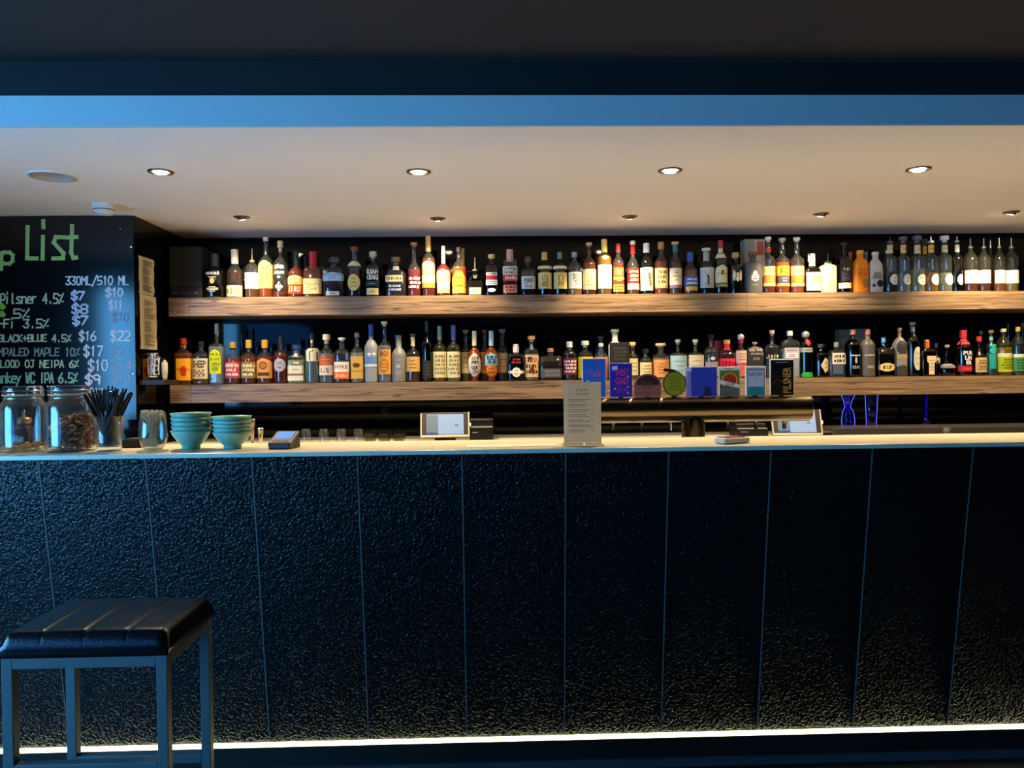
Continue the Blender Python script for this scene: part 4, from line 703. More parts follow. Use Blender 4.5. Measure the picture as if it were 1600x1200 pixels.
for k in range(190):
    lay = k//19; z = .018+lay*.0112+rr.uniform(-.002, .002); ang = rr.uniform(0, 6.28); rad_ = (ab*.93-.0165)*math.sqrt(rr.uniform(.2, 1))
    if lay > 7 and math.cos(ang) < -.3: continue
    o = link(bpy.data.objects.new('pretzel', protos[k % 3])); o.location = (xb+rad_*math.cos(ang), jY+rad_*math.sin(ang), CT+z)
    o.rotation_euler = (rr.uniform(-1, 1), rr.uniform(-1, 1), rr.uniform(0, 6)); tag(o, 'small brown pretzel in the half full glass jar', 'pretzel', 'pretzels in the glass jar')
me = bpy.data.meshes.new('snack'); V = []; Fc = []
for i in range(6):
    t = i/5*2.4
    for j in range(4): u = j*math.pi/2; V.append(((.008+.0028*math.cos(u))*math.cos(t), (.008+.0028*math.cos(u))*math.sin(t), .0028*math.sin(u)))
for i in range(5):
    for j in range(4): Fc.append((i*4+j, i*4+4+j, i*4+4+(j+1) % 4, i*4+(j+1) % 4))
me.from_pydata(V, [], Fc); me.materials.append(mat('orange_snack', '#cf8a1c', .6))
for k in range(80):
    ang = rr.uniform(0, 6.28); rad_ = (aa*.9-.016)*math.sqrt(rr.uniform(0, 1))
    o = link(bpy.data.objects.new('snack_curl', me)); o.location = (xa+rad_*math.cos(ang), jY+rad_*math.sin(ang), CT+.013+rr.uniform(0, .014)*(1.2+math.cos(ang))/1.6)
    o.rotation_euler = (rr.uniform(-.6, .6), rr.uniform(-.6, .6), rr.uniform(0, 6)); tag(o, 'small curled orange snack at the bottom of the left jar', 'snack', 'orange snacks in the left jar')
# sauce bottle behind the jar
p = atY(37, 697, 2.86); e = empty('dasher_bottle', (p.x, 2.865, CT), 'small square glass bitters bottle with metal dasher seen through the left jar', 'bottle')
hb_ = atY(37, 640, 2.86).z-CT; a = 32*2.86/F/2*1.05
MB().lathe([(a*.95, 0), (a, .005), (a, hb_*.46), (a*.7, hb_*.54), (a*.45, hb_*.58), (a*.45, hb_*.66)], 28, 1, 6).build('glass_body', glass('#d8c0b8'), e, True)
MB().lathe([(a*.88, .006), (a*.88, hb_*.4)], 28, 1, 6).build('liquid', liquid('#5a2a20'), e, True)
MB().lathe([(a*.5, hb_*.62), (a*.62, hb_*.66), (a*.62, hb_*.76), (a*.4, hb_*.8)], 20).build('collar', mat('copper_collar', '#b8875c', .3, .7), e, True)
MB().lathe([(.006, hb_*.79), (.004, hb_)], 12).build('dasher_top', CHROME, e, True)
# tumbler of straws
tY = 2.70; x, wd = place(147, 192, tY); a = wd/2; H = atY(170, 650, tY).z-CT
e = empty('tumbler', (x, tY, CT), 'clear tumbler packed with black drinking straws', 'glass')
MB().lathe([(a*.78, 0), (a*.82, .004), (a, H), (a*.95, H), (a*.77, .014), (a*.2, .012)], 28).build('glass_wall', CLG, e, True)
MB().lathe([(a*.74, .0145), (a*.76, .0155), (a*.2, .016)], 28).build('thick_base', glass('#e0e8e8'), e, True)
sm = mat('black_straw', '#0d0d0f', .3)
for k in range(34):
    ang = k*2.39996; q_ = math.sqrt((k+.5)/34); b0 = a*.68*q_; t0 = a*.88*q_
    bt_ = Vector((b0*math.cos(ang-1.75), b0*math.sin(ang-1.75), .0185)); tp = Vector((t0*math.cos(ang), t0*math.sin(ang), H)); d = tp-bt_
    o = MB().tube(bt_, bt_+d.normalized()*rr.uniform(.197, .212), .0035, 8).build('drinking_straw', sm); o.location = (x, tY, CT)
    tag(o, 'black drinking straw standing in the clear tumbler', 'straw', 'black straws in the tumbler')
# dark napkin block behind
x, wd = place(190, 221, 2.80); r = box_thing('napkin_caddy', x, 2.79, CT, wd, .09, atY(205, 687, 2.80).z-CT, mat('black_card', '#0b0b0d', .6), 'low black napkin box between the straw tumbler and stemless glass', 'napkin box', bevel=.001)
MB().box(-wd*.42, wd*.42, .008, .082, .0, .003).build('napkins', paper('#121214'), r).location.z = atY(205, 687, 2.80).z-CT
# stemless glass with bamboo picks
gY = 2.69; x, wd = place(216, 260, gY); a = wd/2; H = atY(238, 645, gY).z-CT
e = empty('stemless_glass', (x, gY, CT), 'stemless wine glass full of knotted bamboo picks', 'glass')
out = [(a*.5, 0), (a*.62, .003), (a*.85, H*.15), (a, H*.38), (a*.96, H*.65), (a*.84, H)]
MB().lathe(out+[(r_-.0025, z_+.001) for r_, z_ in reversed(out[1:])]+[(a*.3, .008)], 32).build('glass_wall', CLG, e, True)
pk = mat('bamboo', '#b9a06a', .5)
for k in range(26):
    ang = k*2.39996; t0 = a*.72*math.sqrt((k+.5)/26)
    bt_ = Vector((.5*t0*math.cos(ang-1.9), .5*t0*math.sin(ang-1.9), .0125)); tp = Vector((t0*math.cos(ang), t0*math.sin(ang), H*rr.uniform(.92, 1.02)))
    e2 = empty('bamboo_pick', (x, gY, CT), 'bamboo cocktail pick standing in the stemless glass', 'pick', 'picks in the stemless glass')
    MB().tube(bt_, tp, .0011, 6).build('stick', pk, e2)
    V, Fc = torus_mesh('k', .0042, .0014, 8, 4); mesh_obj('knot', [(v[0]+tp.x, v[2]+tp.y, v[1]+tp.z+.004) for v in V], Fc, pk, e2, True)
# bowls
BOWL = mat('teal_glaze', '#7caa92', .3)
PLACE5 = ('bottom', 'fourth from top', 'middle', 'second from top', 'topmost')
for (p0, p1, yb, yt, wh) in ((267, 329, 705, 645, 'left'), (331, 392, 703, 650, 'right')):
    bY = 2.72; x, wd = place(p0, p1, bY); a = wd/2; Htot = atY((p0+p1)/2, yt, bY).z-CT; hB = Htot*.52; st = (Htot-hB)/4
    for k in range(5):
        out = [(a*.44, 0), (a*.46, .006), (a*.44, .012), (a*.62, hB*.36), (a*.84, hB*.68), (a*.95, hB*.88), (a*1.0, hB)]
        inn = [(a*.965, hB-.0005), (a*.9, hB*.86), (a*.78, hB*.68), (a*.58, hB*.42), (a*.49, hB*.235), (a*.3, hB*.2)]
        o = MB().lathe(out+inn, 36).build('bowl', BOWL, None, True); o.location = (x+rr.uniform(-.0015, .0015), bY+rr.uniform(-.0015, .0015), CT+k*st)
        o.scale = (1-.006*(4-k) if k else .99, 1-.006*(4-k) if k else .99, 1)
        tag(o, '%s teal snack bowl in the %s stack' % (PLACE5[k], wh), 'bowl', 'teal bowls in two stacks')
# jiggers and small bar tools behind the bowls
for px0, px1, yt, Y, lb, cc in ((388, 398, 655, 3.02, 'slim copper topped bar measure beside the right bowl stack', '#b0907c'), (401, 411, 669, 3.02, 'short steel double jigger right of the bowls', '#c8b49c')):
    x, wd = place(px0, px1, Y); a = wd/2; zb = CT-.09; H = atY(px0, yt, Y).z-zb
    e = empty('jigger', (x, Y, zb), lb, 'jigger')
    MB().lathe([(a*.8, 0), (a*.4, H*.42), (a*.4, H*.5)], 18).build('lower_cup', STEEL, e, True)
    MB().lathe([(a*.4, H*.5), (a, H*.98), (a*.95, H), (a*.9, H*.97)], 18).build('upper_cup', mat('warm_steel', cc, .25, .9), e, True)
wb_ = empty('work_bench', (0, C_Y1+.005, 0), 'lower service bench on the working side of the bar', 'bench')
MB().box(SX[0], SX[-1], .0, .28, CT-.115, CT-.09).build('bench_top', mat('bench_top', '#c9c5ba', .4), wb_)
MB().box(SX[0], SX[-1], .0, .03, 0, CT-.1155).build('bench_back', BLK, wb_)
# card reader
rY = 2.68; x, wd = place(418, 458, rY); e = empty('card_reader', (x, rY-.03, CT), 'black card payment terminal with a blue screen on the worktop', 'card reader', rz=R(-6))
V = [(-wd*.42, 0, 0), (wd*.42, 0, 0), (wd*.5, .09, 0), (-wd*.5, .09, 0), (-wd*.46, .0, .022), (wd*.46, .0, .022), (wd*.48, .09, .058), (-wd*.48, .09, .058)]
o = mesh_obj('case', V, [(0, 3, 2, 1), (4, 5, 6, 7), (0, 1, 5, 4), (1, 2, 6, 5), (2, 3, 7, 6), (3, 0, 4, 7)], BLK, e); bv = o.modifiers.new('b', 'BEVEL'); bv.width = .004; bv.segments = 2
def on_slope(name, u0, u1, v0, v1, m_, par, lift=.0006):
    P = lambda u, v: (u*wd, v*.09, .022+.036*v+lift)
    mesh_obj(name, [P(u0, v0), P(u1, v0), P(u1, v1), P(u0, v1)], [(0, 1, 2, 3)], m_, par)
on_slope('bezel', -.42, .42, .05, .96, mat('bronze_face', '#8a7c70', .3, .5), e)
on_slope('screen', -.33, .33, .34, .9, mat('blue_screen', '#0a2040', .3, emit=(.10, .34, .85), es=1.0), e, .0012)
for k in range(4): on_slope('key', -.32+.17*k, -.2+.17*k, .1, .22, mat('key_grey', '#3a342e', .4), e, .0014)
# menu card in a clear holder
mY = 2.63; x, wd = place(880, 939, mY); zb = CT; H = atY(910, 596, mY).z-CT
e = empty('menu_card', (x, mY, CT), 'grey white cocktail menu standing in a clear acrylic holder', 'menu')
ACR = glass('#f0f2f0', .02)
MB().box(-wd/2, wd/2, -.004, -.002, .006, H).box(-wd/2, wd/2, .0012, .0032, .006, H).build('acrylic_sleeve', ACR, e)
MB().box(-wd/2-.004, wd/2+.004, -.035, .04, 0, .0055).build('acrylic_foot', ACR, e)
MB().box(-wd/2+.001, wd/2-.001, -.0014, .0006, .012, H-.002).build('sheet', thin_paper('#ece6da'), e)
for s_, z in (('Doggy Bar', .865), ('Cocktails', .81)):
    flat_print('lettering', text_fit(s_, wd*.34, H*.04, 0), ink('#2c2824'), e, -.0018, 0, H*z)
m_ = MB()
for i in range(7):
    zz = H*(.715-.079*i)
    m_.box(-wd*.37, wd*rr.uniform(-.02, .22), -.0018, -.00165, zz, zz+H*.009).box(-wd*.37, wd*rr.uniform(.0, .3), -.0018, -.00165, zz-H*.026, zz-H*.019).box(wd*.24, wd*.29, -.0018, -.00165, zz, zz+H*.009)
m_.build('print_lines', ink('#6e675c'), e)
MB().lathe([(.0045, 0), (.0045, .003)], 12).build('bright_clip', mat('white_plastic', '#dcdad6', .4), e).location = (wd*.16, 0, H)
# phone-like handset
hY = 2.68; x, wd = place(1113, 1167, hY); e = empty('handheld_scanner', (x, hY-.03, CT), 'pale handheld device with red top lying on the worktop', 'handheld device', rz=R(24))
MB().box(-wd*.5, wd*.45, -.028, .028, .001, .022).build('shell', mat('pale_shell', '#c4beb0', .35), e, bevel=.008, seg=3)
MB().box(-wd*.42, wd*.3, -.02, .02, .0221, .024).build('red_top', mat('red_print', '#8a3428', .4), e)
MB().box(wd*.446, wd*.465, -.02, .02, .004, .018).build('end_port', BLK, e)
# sheet of paper lying on the worktop
p = atZ(800, 697, CT); o = MB().box(-.16, .16, -.05, .05, .0003, .0012).build('loose_sheet', paper('#d8d0bc')); o.location = (p.x, p.y+.02, CT); o.rotation_euler.z = R(4)
tag(o, 'flat blank sheet lying on the worktop left of the cocktail menu', 'paper')

# ------------------------------------------------------------------ beer tower and tap badges
fY = 3.04
a_ = atY(895, 640, fY); b_ = atY(1264, 638, fY); zt_ = atY(1080, 619, fY).z; zb_ = atY(1080, 660, fY).z; rad_ = (zt_-zb_)/2; zc_ = (zt_+zb_)/2
BRASS = mat('brushed_tower', '#6e6350', .24, 1)
e = empty('beer_tower', (atY(1083, 640, fY).x, fY, CT-.09), 'brushed metal horizontal beer tower tube on a round post', 'beer tower')
z0 = zc_-e.location.z; xo = e.location.x
def xlathe(prof, seg=32):
    m_ = MB().lathe([(r_, z_) for r_, z_ in prof], seg); m_.V = [(v[2], v[1], v[0]) for v in m_.V]; m_.F = [tuple(reversed(f)) for f in m_.F]; return m_
m_ = xlathe([(rad_*.9, a_.x-xo), (rad_, a_.x-xo+.006), (rad_, b_.x-xo-.006), (rad_*.9, b_.x-xo)]); m_.V = [(v[0], v[1], v[2]+z0) for v in m_.V]
sharp(m_.build('tube', BRASS, e))
for q_ in (a_.x-xo, b_.x-xo-.004):
    m_ = xlathe([(rad_*1.01, q_), (rad_*1.01, q_+.004)]); m_.V = [(v[0], v[1], v[2]+z0) for v in m_.V]; m_.build('end_ring', CHROME, e)
pr = 36*fY/F/2
MB().lathe([(pr*1.5, 0), (pr*1.5, .008), (pr, .012), (pr, z0-rad_*.3)], 32).build('post', BRASS, e, True)
for k in range(8):
    u = a_.x-xo+(.5+k)/8*(b_.x-a_.x); MB().tube((u, rad_*.9, z0-.01), (u, rad_+.05, z0-.03), .011, 12).tube((u, rad_+.05, z0-.03), (u, rad_+.055, z0-.09), .008, 10).build('tap', CHROME, e)
def badge(p0, p1, y0, y1, label, build, shape='rect'):
    Y = fY-.02; x, wd = place(p0, p1, Y); zb = zt_; H = atY((p0+p1)/2, y0, Y).z-zb
    e = empty('tap_badge', (x, Y, zb), label, 'tap badge', 'beer tap badges'); MB().box(-.008, .008, .004, .02, -.004, .012).build('mount', BLK, e)
    build(e, wd, H); return e
def plate(e, wd, H, m_, rnd=.004, y=0, th=.006, z0=.0, name='plate'):
    return MB().box(-wd/2, wd/2, y, y+th, z0, H).build(name, m_, e, bevel=rnd, seg=3)
def prism(name, pts, y, th, m_, par):
    n = len(pts); V = [(x, y, z) for x, z in pts]+[(x, y+th, z) for x, z in pts]
    return mesh_obj(name, V, [tuple(range(n)), tuple(range(2*n-1, n-1, -1))]+[(i, n+i, n+(i+1) % n, (i+1) % n) for i in range(n)], m_, par)
def b1(e, w, H):
    plate(e, w, H, mat('badge_edge', '#b8a898', .3), .003); plate(e, w*.94, H*.985, mat('badge_blue', '#1f56a8', .35), .001, -.0008, .001, H*.015, 'face')
    flat_print('lettering', text_fit('Cali', w*.6, H*.3, .01), ink('#a8405c'), e, -.0012, -w*.02, H*.62)
def b2(e, w, H):
    plate(e, w, H, mat('badge_navy', '#23208c', .35), .003)
    for s_, z, h in (('WEST', .72, .2), ('COAST', .48, .22)): flat_print('lettering', text_fit(s_, w*.62, H*h, .015, True), ink('#b83048'), e, -.0006, w*.04, H*z)
    flat_print('lettering', text_fit('IPA', w*.5, H*.18, .015, True), ink('#7a2468'), e, -.0006, w*.06, H*.22)
    for (u, v) in ((.32, .6), (-.28, .25), (.3, .3), (.3, .12)): flat_print('flower_print', ([(u*w+.006*math.cos(t*1.047)*(1 if t % 2 else .5), v*H+.006*math.sin(t*1.047)*(1 if t % 2 else .5)) for t in range(6)], [tuple(range(6))]), ink('#8c8cc0'), e, -.0006)
    flat_print('print_block', ([(-.4*w, .78*H), (-.16*w, .8*H), (-.16*w, .92*H), (-.4*w, .9*H)], [(0, 1, 2, 3)]), ink('#a8acd4'), e, -.0006)
def b3(e, w, H):
    pts = [(-w/2*.94, 0), (w/2*.94, 0), (w/2, H*.15), (w/2, H*.5)]+[(w/2*math.cos(R(t)), H*.5+H*.5*math.sin(R(t))) for t in range(15, 180, 15)]+[(-w/2, H*.5), (-w/2, H*.15)]
    prism('plate', pts, 0, .008, mat('badge_rim', '#7a4a44', .3), e)
    pts2 = [(x*.86, H*.26+(z-H*.2)*.82) for x, z in pts if z > H*.2]; prism('face', pts2, -.0012, .001, mat('badge_maroon', '#2e1414', .4), e)
    prism('band', [(-w*.44, H*.12), (w*.44, H*.12), (w*.44, H*.22), (-w*.44, H*.22)], -.002, .002, mat('badge_band', '#6a4438', .4), e)
    flat_print('lettering', text_fit('#3', w*.5, H*.3), ink('#5c3430'), e, -.0016, 0, H*.5)
def b4(e, w, H):
    c_ = H*.5; q = [(w/2*math.cos(R(t)), H*.43+H*.43*math.sin(R(t))) for t in range(0, 360, 12)]; prism('plate', q, 0, .008, mat('badge_brown', '#4a2c14', .4), e)
    prism('face', [(x*.9, H*.43+(z-H*.43)*.9) for x, z in q], -.0014, .0013, mat('badge_lime', '#6f7a14', .45), e)
    prism('stalk', [(-w*.48, H*.86), (-w*.1, H*.8), (w*.1, H*.88), (-w*.1, H*.92), (-w*.44, H*.95)], .001, .004, BLK, e)
    flat_print('print_block', text_fit('#5', w*.6, H*.5), ink('#5a6410'), e, -.0018, 0, H*.44)
def b5(e, w, H):
    plate(e, w, H, mat('badge_violet', '#6a6fa8', .35), .003); plate(e, w*.8, H*.97, mat('badge_deep_blue', '#20379a', .35), .001, -.001, .001, .0, 'face').location.x = w*.06
    flat_print('print_block', ([(w*.04, 0), (w*.3, 0), (w*.27, H*.3), (w*.1, H*.34)], [(0, 1, 2, 3)]), ink('#141c4c'), e, -.0014)
    flat_print('print_block', ([(-w*.47, H*.85), (-w*.33, H*.85), (-w*.33, H*.99), (-w*.47, H*.99)], [(0, 1, 2, 3)]), ink('#c0b8d0'), e, -.0016)
def b6(e, w, H):
    plate(e, w, H, mat('badge_white', '#d8d4c4', .35), .002); plate(e, w*.92, H*.88, mat('badge_green', '#4f6a24', .4), .001, -.001, .001, .0, 'face')
    disc = lambda r_, z: [(r_*math.cos(R(t)), z+r_*math.sin(R(t))) for t in range(0, 360, 15)]
    flat_print('ring', (disc(w*.37, H*.52), [tuple(range(24))]), ink('#c87a3a'), e, -.0014); flat_print('disc', (disc(w*.31, H*.52), [tuple(range(24))]), ink('#8a2c14'), e, -.0017)
    flat_print('lower_block', ([(-w*.44, 0), (w*.44, 0), (w*.44, H*.26), (-w*.44, H*.36)], [(0, 1, 2, 3)]), ink('#4c5248'), e, -.0020)
    flat_print('banner', ([(-w*.46, H*.42), (w*.46, H*.26), (w*.46, H*.38), (-w*.46, H*.56)], [(0, 1, 2, 3)]), ink('#c8c8bc'), e, -.0023)
    V, Fc = text_fit('LO-FI', w*.66, H*.1, .02); flat_print('lettering', ([(x_, z_-.19*x_*H/w) for x_, z_ in V], Fc), ink('#1c1c1a'), e, -.0026, 0, H*.41)
    flat_print('print_block', text_fit('#1', w*.5, H*.06), ink('#7a7460'), e, -.0014, 0, H*.94)
def b7(e, w, H):
    plate(e, w, H, mat('badge_white', '#d8d4c4', .35), .002); plate(e, w*.86, H*.92, mat('badge_slate', '#4a5660', .4), .001, -.001, .001, .0, 'frame')
    plate(e, w*.78, H*.87, mat('badge_grey_blue', '#93a3b0', .4), .0005, -.0016, .001, .0, 'face'); plate(e, w*.78, H*.3, mat('badge_teal', '#0e6f74', .4), .0005, -.0022, .001, .0, 'base_band')
    flat_print('lettering', text_fit('BALTER', w*.64, H*.1, .01), ink('#34404a'), e, -.002, 0, H*.72)
    flat_print('smile_print', ([(-.005, H*.5), (0, H*.47), (.005, H*.5), (0, H*.485)], [(0, 1, 2, 3)]), ink('#5c6c7a'), e, -.002)
    flat_print('print_lines', text_fit('#1', w*.3, H*.03), ink('#5c6c7a'), e, -.002, 0, H*.62)
def b8(e, w, H):
    plate(e, w, H, mat('badge_white', '#d8d4c4', .35), .006); plate(e, w*.93, H*.97, mat('badge_black', '#0c0a0a', .3), .005, -.001, .0015, .0, 'face')
    V, Fc = text_fit('PILSNER', H*.72, w*.34, .02, True); flat_print('lettering', ([(-z_, x_) for x_, z_ in V], Fc), ink('#9a7c3c'), e, -.0014, w*.2, H*.42)
    flat_print('print_lines', text_fit('#1', w*.6, H*.02), ink('#c8c4bc'), e, -.0014, 0, H*.91)
    flat_print('mountain_print', ([(-w*.42, H*.28), (-w*.2, H*.44), (-w*.02, H*.36), (-w*.02, H*.38), (-w*.2, H*.46), (-w*.42, H*.3)], [(0, 1, 2, 3, 4, 5)]), ink('#5c4c28'), e, -.0014)
badge(910, 947, 560, 618, 'bright blue tap badge with red script behind the menu card', b1)
badge(953, 988, 567, 618, 'navy blue tap badge with red lettering', b2)
badge(991, 1033, 584, 617, 'dome topped maroon tap badge', b3)
badge(1036, 1072, 573, 617, 'round lime green tap badge with brown rim', b4)
badge(1072, 1121, 573, 617, 'square deep blue tap badge with violet edge', b5)
badge(1123, 1157, 573, 617, 'green tap badge with red disc and slanted pale banner', b6)
badge(1165, 1197, 572, 617, 'white framed tap badge in grey blue and teal', b7)
badge(1203, 1241, 561, 617, 'tall black tap badge with gold upright lettering', b8)
x, wd = place(953, 984, 4.51); ht = atY(968, 535, 4.51).z-S2T
r = box_thing('chalk_card', x, 4.503, S2T, wd, .006, ht, mat('chalk_card', '#15130f', .7), 'black chalk card standing at the front edge of the lower shelf', 'sign', part='board')
flat_print('chalk_scrawl', text_fit('#4', wd*.7, ht*.38), ink('#4c463a'), r, -.001, 0, ht*.7)

# ------------------------------------------------------------------ back counter things
def tablet(px0, px1, y0, y1, Y, label, rz, side):
    x, wd = place(px0, px1, Y); H = (y1-y0)*Y/F; z0 = atY((px0+px1)/2, y1, Y).z
    e = empty('tablet_stand', (x, Y, BBZ), label, 'tablet', 'point of sale tablets', rz); lift = z0-BBZ; T = Matrix.Translation((0, 0, lift)) @ Matrix.Rotation(R(-18), 4, 'X')
    M_ = lambda b: [setattr(b, 'V', [tuple(T @ Vector(v)) for v in b.V]), b][1]; H = H/math.cos(R(18))
    M_(MB().box(-wd/2, wd/2, 0, .012, 0, H)).build('tablet_body', BLK, e, bevel=.003)
    M_(MB().box(-wd/2, -wd/2+.008, -.004, .014, .0, H*.96).box(wd/2-.008, wd/2, -.004, .014, 0, H).box(-wd/2, wd/2, -.004, .014, -.004, .008)).build('cradle', mat('pale_metal', '#c9bda4', .35, .4), e, bevel=.002)
    scr = mat('screen_white', '#20242c', .3, emit=(.50, .68, .90), es=.75); sid = mat('screen_grey', '#20242c', .3, emit=(.20, .27, .30), es=.8); blu = mat('screen_blue', '#101030', .3, emit=(.05, .08, .40), es=.8)
    xs, xm, xe = -wd*.38, -wd*.14, wd*.38
    M_(MB().box(xm, xe, -.001, -.0002, H*.09, H*.92)).build('screen', scr, e)
    M_(MB().box(xs, xm, -.001, -.0002, H*.17, H*.88)).build('screen_sidebar', sid, e); M_(MB().box(xs, xm, -.001, -.0002, H*.09, H*.165)).build('screen_button', blu, e)
    M_(MB().box(xs, xm, -.001, -.0002, H*.885, H*.92)).build('screen_header', scr, e)
    M_(MB().box(wd*.2, wd*.27, -.0014, -.0011, H*.44, H*.48)).build('screen_mark', blu, e)
    M_(MB().box(wd/2, wd/2+.008, .0, .01, H*.42, H*.56)).build('side_clip', mat('white_plastic', '#dcdad6', .4), e)
    MB().box(-.06, .06, .03, .13, 0, .012).tube((0, .08, .01), (0, .03, lift+H*.45), .012).build('stand', BLK, e)
tablet(656, 733, 645, 682, 4.34, 'bright point of sale tablet in a pale cradle left of the printer', R(3), 0)
tablet(1208, 1284, 640, 679, 4.34, 'bright point of sale tablet half hidden behind the beer tower', R(-6), 1)
for p0, p1, y0, lb in ((733, 770, 655, 'black receipt printer beside the left tablet'), (1150, 1198, 662, 'black receipt printer under the beer tower')):
    x, wd = place(p0, p1, 4.4); H = atY(p0, y0, 4.4).z-BBZ
    e = empty('receipt_printer', (x, 4.38, BBZ), lb, 'printer', 'receipt printers')
    MB().box(-wd/2, wd/2, 0, .16, 0, H*.62).build('body', BLK, e, bevel=.004); MB().box(-wd/2, wd/2, .03, .16, H*.62, H).build('lid', mat('black_plastic', '#0c0c0d', .4), e, bevel=.006)
    MB().box(-wd*.46, wd*.46, -.002, .028, H*.62, H*.66).build('paper_slot', mat('pale_metal', '#c9bda4', .35, .4), e); MB().box(-wd*.4, -wd*.15, -.0015, 0, H*.36, H*.41).build('badge', mat('grey_print', '#8a8a8a', .5), e)
for k, px in enumerate((477, 505, 532, 559)):
    x, wd = place(px-8, px+8, 4.4); H = atY(px, 670, 4.4).z-BBZ; a = wd/2
    e = empty('tumbler', (x, 4.4, BBZ), 'upturned clear tumbler, %s from left in the back counter row' % ORD[k], 'glass', 'tumblers on the back counter')
    MB().lathe([(a, 0), (a*.8, H*.97), (a*.76, H), (a*.2, H)], 20, cap0=False).build('glass_wall', CLG, e, True); MB().lathe([(a*.72, H*.86), (a*.74, H*.95), (a*.3, H*.955)], 20).build('thick_base', glass('#dfe8ea'), e, True)
for k, px in enumerate((577, 600, 622)):
    x, wd = place(px-11, px+11, 4.36); a = wd/2; H = atY(px, 677, 4.36).z-BBZ
    e = empty('cut_glass', (x, 4.36, BBZ), 'ribbed cut crystal glass, %s after the plain tumblers' % ORD[k], 'glass', 'cut glasses on the back counter')
    MB().lathe([(a*.7, 0), (a*.74, .006), (a, H*.5), (a*.96, H), (a*.9, H), (a*.66, .014), (a*.2, .012)], 16).build('glass_wall', glass('#c8c4a8', .08), e)
    MB().lathe([(a*1.01, H*.45), (a*1.03, H*.5), (a*1.01, H*.56)], 16, cap0=False, cap1=False).build('cut_band', glass('#d8d4c0', .15), e)
x0, x1 = atY(1300, 670, 4.3).x, 4.3; z = atY(1440, 668, 4.3).z
e = empty('steel_bench', (0, 4.27, BBZ), 'stainless steel bench top along the back counter at right', 'bench'); MB().box(x0, x1, 0, .04, 0, z-BBZ).build('upstand', mat('dull_steel', '#7f7a72', .35, .9), e); MB().box(x0, x1, .04, .3, z-BBZ-.02, z-BBZ).build('bench_top', STEEL, e)
x, wd = place(1465, 1476, 4.25); e = empty('shot_glass', (x, 4.2, BBZ+.035-.035), 'small clear shot glass in front of the steel bench', 'glass'); H = atY(1470, 668, 4.2).z-BBZ
MB().lathe([(wd*.38, 0), (wd*.5, H), (wd*.46, H), (wd*.34, .02), (wd*.1, .018)], 18).build('glass_wall', CLG, e, True); MB().lathe([(wd*.3, .005), (wd*.33, .016)], 18).build('thick_base', glass('#dfe8ea'), e, True)

# ------------------------------------------------------------------ stool
Y1, Y2, hwid = 1.80, 2.09, .19
cx = atY(131, 1015, Y1).x; SZ = .765
st = empty('bar_stool', (cx, (Y1+Y2)/2, 0), 'backless bar stool with black leather seat and grey square legs', 'stool')
hd = (Y2-Y1)/2; LEGM = mat('stool_grey_paint', '#59605f', .45, .2); lw = .0125
for sx in (-1, 1):
    for sy in (-1, 1):
        cx_, cy_ = sx*(hwid-lw), sy*(hd-lw); MB().box(cx_-lw, cx_+lw, cy_-lw, cy_+lw, .0, SZ-.0).build('leg', LEGM, st, bevel=.0015)
for sy in (-1, 1): MB().box(-hwid+2*lw, hwid-2*lw, sy*(hd-lw)-lw, sy*(hd-lw)+lw, SZ-.026, SZ-.001).build('rail', LEGM, st, bevel=.0015)
for sx in (-1, 1): MB().box(sx*(hwid-lw)-lw, sx*(hwid-lw)+lw, -hd+2*lw, hd-2*lw, SZ-.026, SZ-.001).build('rail', LEGM, st, bevel=.0015)
MB().box(-hwid+2*lw, hwid-2*lw, -hd, -hd+2*lw, .49, .515).build('stretcher', LEGM, st, bevel=.0015)
MB().box(-hwid+2*lw, hwid-2*lw, hd-2*lw, hd, .378, .403).build('stretcher', LEGM, st, bevel=.0015)
for sx in (-1, 1): MB().box(sx*(hwid-lw)-lw, sx*(hwid-lw)+lw, -hd+2*lw, hd-2*lw, .2, .225).build('stretcher', LEGM, st, bevel=.0015)
bm = bmesh.new(); nx, ny = 40, 28; sw, sd, sh = hwid+.006, hd+.006, .058
V = []; Fc = []
def seat_pt(u, v):                          # u, v in -1..1 over a superellipsoid top
    x_ = u*sw; y_ = v*sd; eu = max(0, abs(u)-.86)/.14; ev = max(0, abs(v)-.82)/.18; d = min(1, math.hypot(eu, ev))
    z_ = sh*(.42+.58*math.sqrt(max(0, 1-d*d)))+.006*math.cos(u*1.57)*math.cos(v*1.57)
    for s_ in (-.5, 0, .5): z_ -= .0028*math.exp(-((u-s_)/.014)**2)*(1-d)
    return (x_, y_, z_)
us = [math.sin((i/nx-.5)*math.pi)*.5+(2*i/nx-1)*.5 for i in range(nx+1)]; us = sorted(set([round(t, 4) for t in us]+[s_+o_ for s_ in (-.5, 0, .5) for o_ in (-.02, -.01, 0, .01, .02)])); nx = len(us)-1
vs = [math.sin((j/ny-.5)*math.pi)*.5+(2*j/ny-1)*.5 for j in range(ny+1)]
for v in vs:
    for u in us: V.append(seat_pt(u, v))
W_ = nx+1
for j in range(ny):
    for i in range(nx): Fc.append((j*W_+i, j*W_+i+1, (j+1)*W_+i+1, (j+1)*W_+i))
ring = [i for i in range(W_)]+[j*W_+nx for j in range(1, ny+1)]+[ny*W_+i for i in range(nx-1, -1, -1)]+[j*W_ for j in range(ny-1, 0, -1)]
k0 = len(V); V += [(V[i][0]*.985, V[i][1]*.985, .001) for i in ring]; n = len(ring)
for i in range(n): Fc.append((ring[(i+1) % n], ring[i], k0+i, k0+(i+1) % n))
Fc.append(tuple(range(k0+n-1, k0-1, -1)))
leather = plaster('black_leather', '#0b0a0c', .2, 220, .1)
o = mesh_obj('seat', V, Fc, leather, st, True); o.location.z = SZ
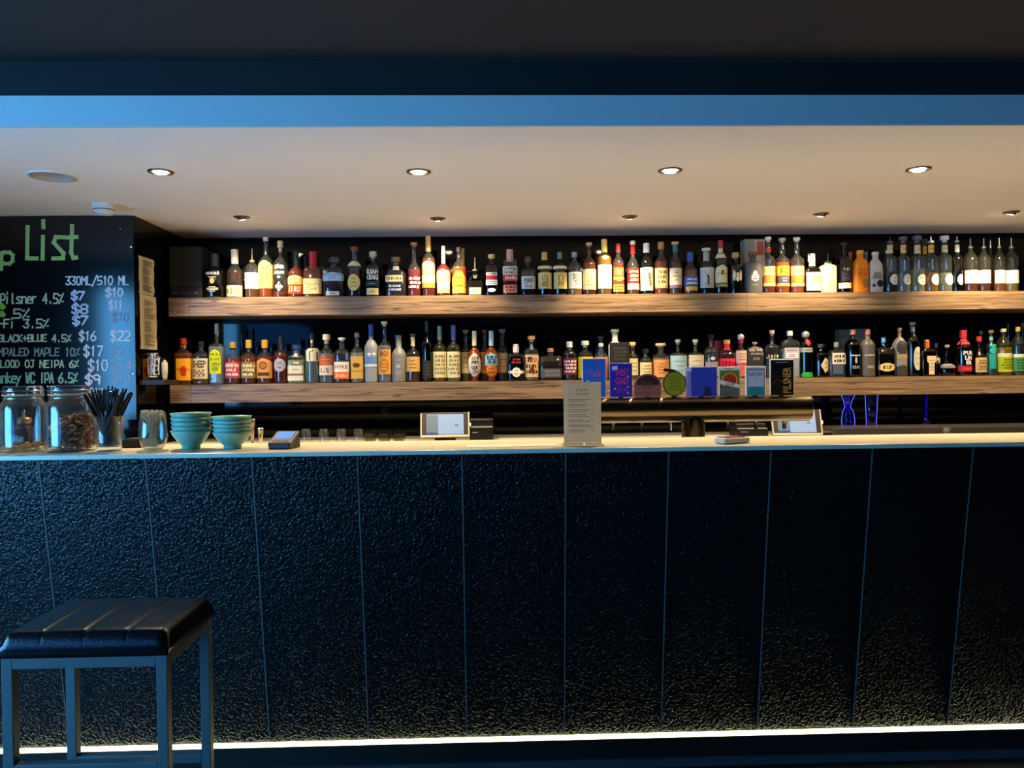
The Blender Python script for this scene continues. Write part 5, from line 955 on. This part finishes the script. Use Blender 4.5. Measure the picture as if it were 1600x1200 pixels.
for s_ in (-.5, 0, .5):
    m_ = MB()
    for j in range(2, ny-2): p_, q_ = seat_pt(s_, vs[j]), seat_pt(s_, vs[j+1]); m_.tube((p_[0], p_[1], p_[2]+.0003), (q_[0], q_[1], q_[2]+.0003), .0008, 5)
    m_.build('seam', mat('thread', '#3a2a1c', .6), st).location.z = SZ

# ------------------------------------------------------------------ added glowing glasses standing in for blue streaks at the splashback
BLUG = glass('#3a4ad8', .05); STREAKB = mat('blue_streak_glow', '#101030', .4, emit=(.10, .16, 1.0), es=1.6); STREAKT = mat('teal_streak_glow', '#103030', .4, emit=(.04, .5, .45), es=.7)
def streak_stand_in(px0, px1, prof, label, lines):
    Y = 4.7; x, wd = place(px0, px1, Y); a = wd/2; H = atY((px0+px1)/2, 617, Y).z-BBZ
    e = empty('streak_stand_in', (x, Y, BBZ), label, 'glass', 'glasses added for blue light streaks')
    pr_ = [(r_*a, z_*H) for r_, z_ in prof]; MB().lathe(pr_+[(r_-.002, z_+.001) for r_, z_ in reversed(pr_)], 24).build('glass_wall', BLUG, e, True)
    MB().lathe([(pr_[0][0]*.9, .002), (pr_[0][0]*.9, .008)], 20).build('glow_base', STREAKB, e)
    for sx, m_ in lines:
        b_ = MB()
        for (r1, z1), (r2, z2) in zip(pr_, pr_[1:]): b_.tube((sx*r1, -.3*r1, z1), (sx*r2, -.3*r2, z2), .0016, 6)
        b_.build('streak_edge', m_, e)
streak_stand_in(1313, 1334, [(.9, 0), (1, .3), (.8, .55), (.4, .66), (.55, .8), (1, 1)], 'waisted glass added for blue light streaks, first at the right splashback', ((-1, STREAKB), (1, STREAKB), (.3, STREAKB), (-.35, STREAKB)))
streak_stand_in(1350, 1370, [(.75, 0), (.85, .5), (1, 1)], 'straight tall glass added for blue light streaks at the right splashback', ((-1, STREAKB), (1, STREAKB), (-.6, STREAKT)))
streak_stand_in(1441, 1452, [(1, 0), (1, .35), (.5, .55), (.5, 1)], 'narrow bottle glass added for a dim blue light streak further right', ((.2, STREAKB),))
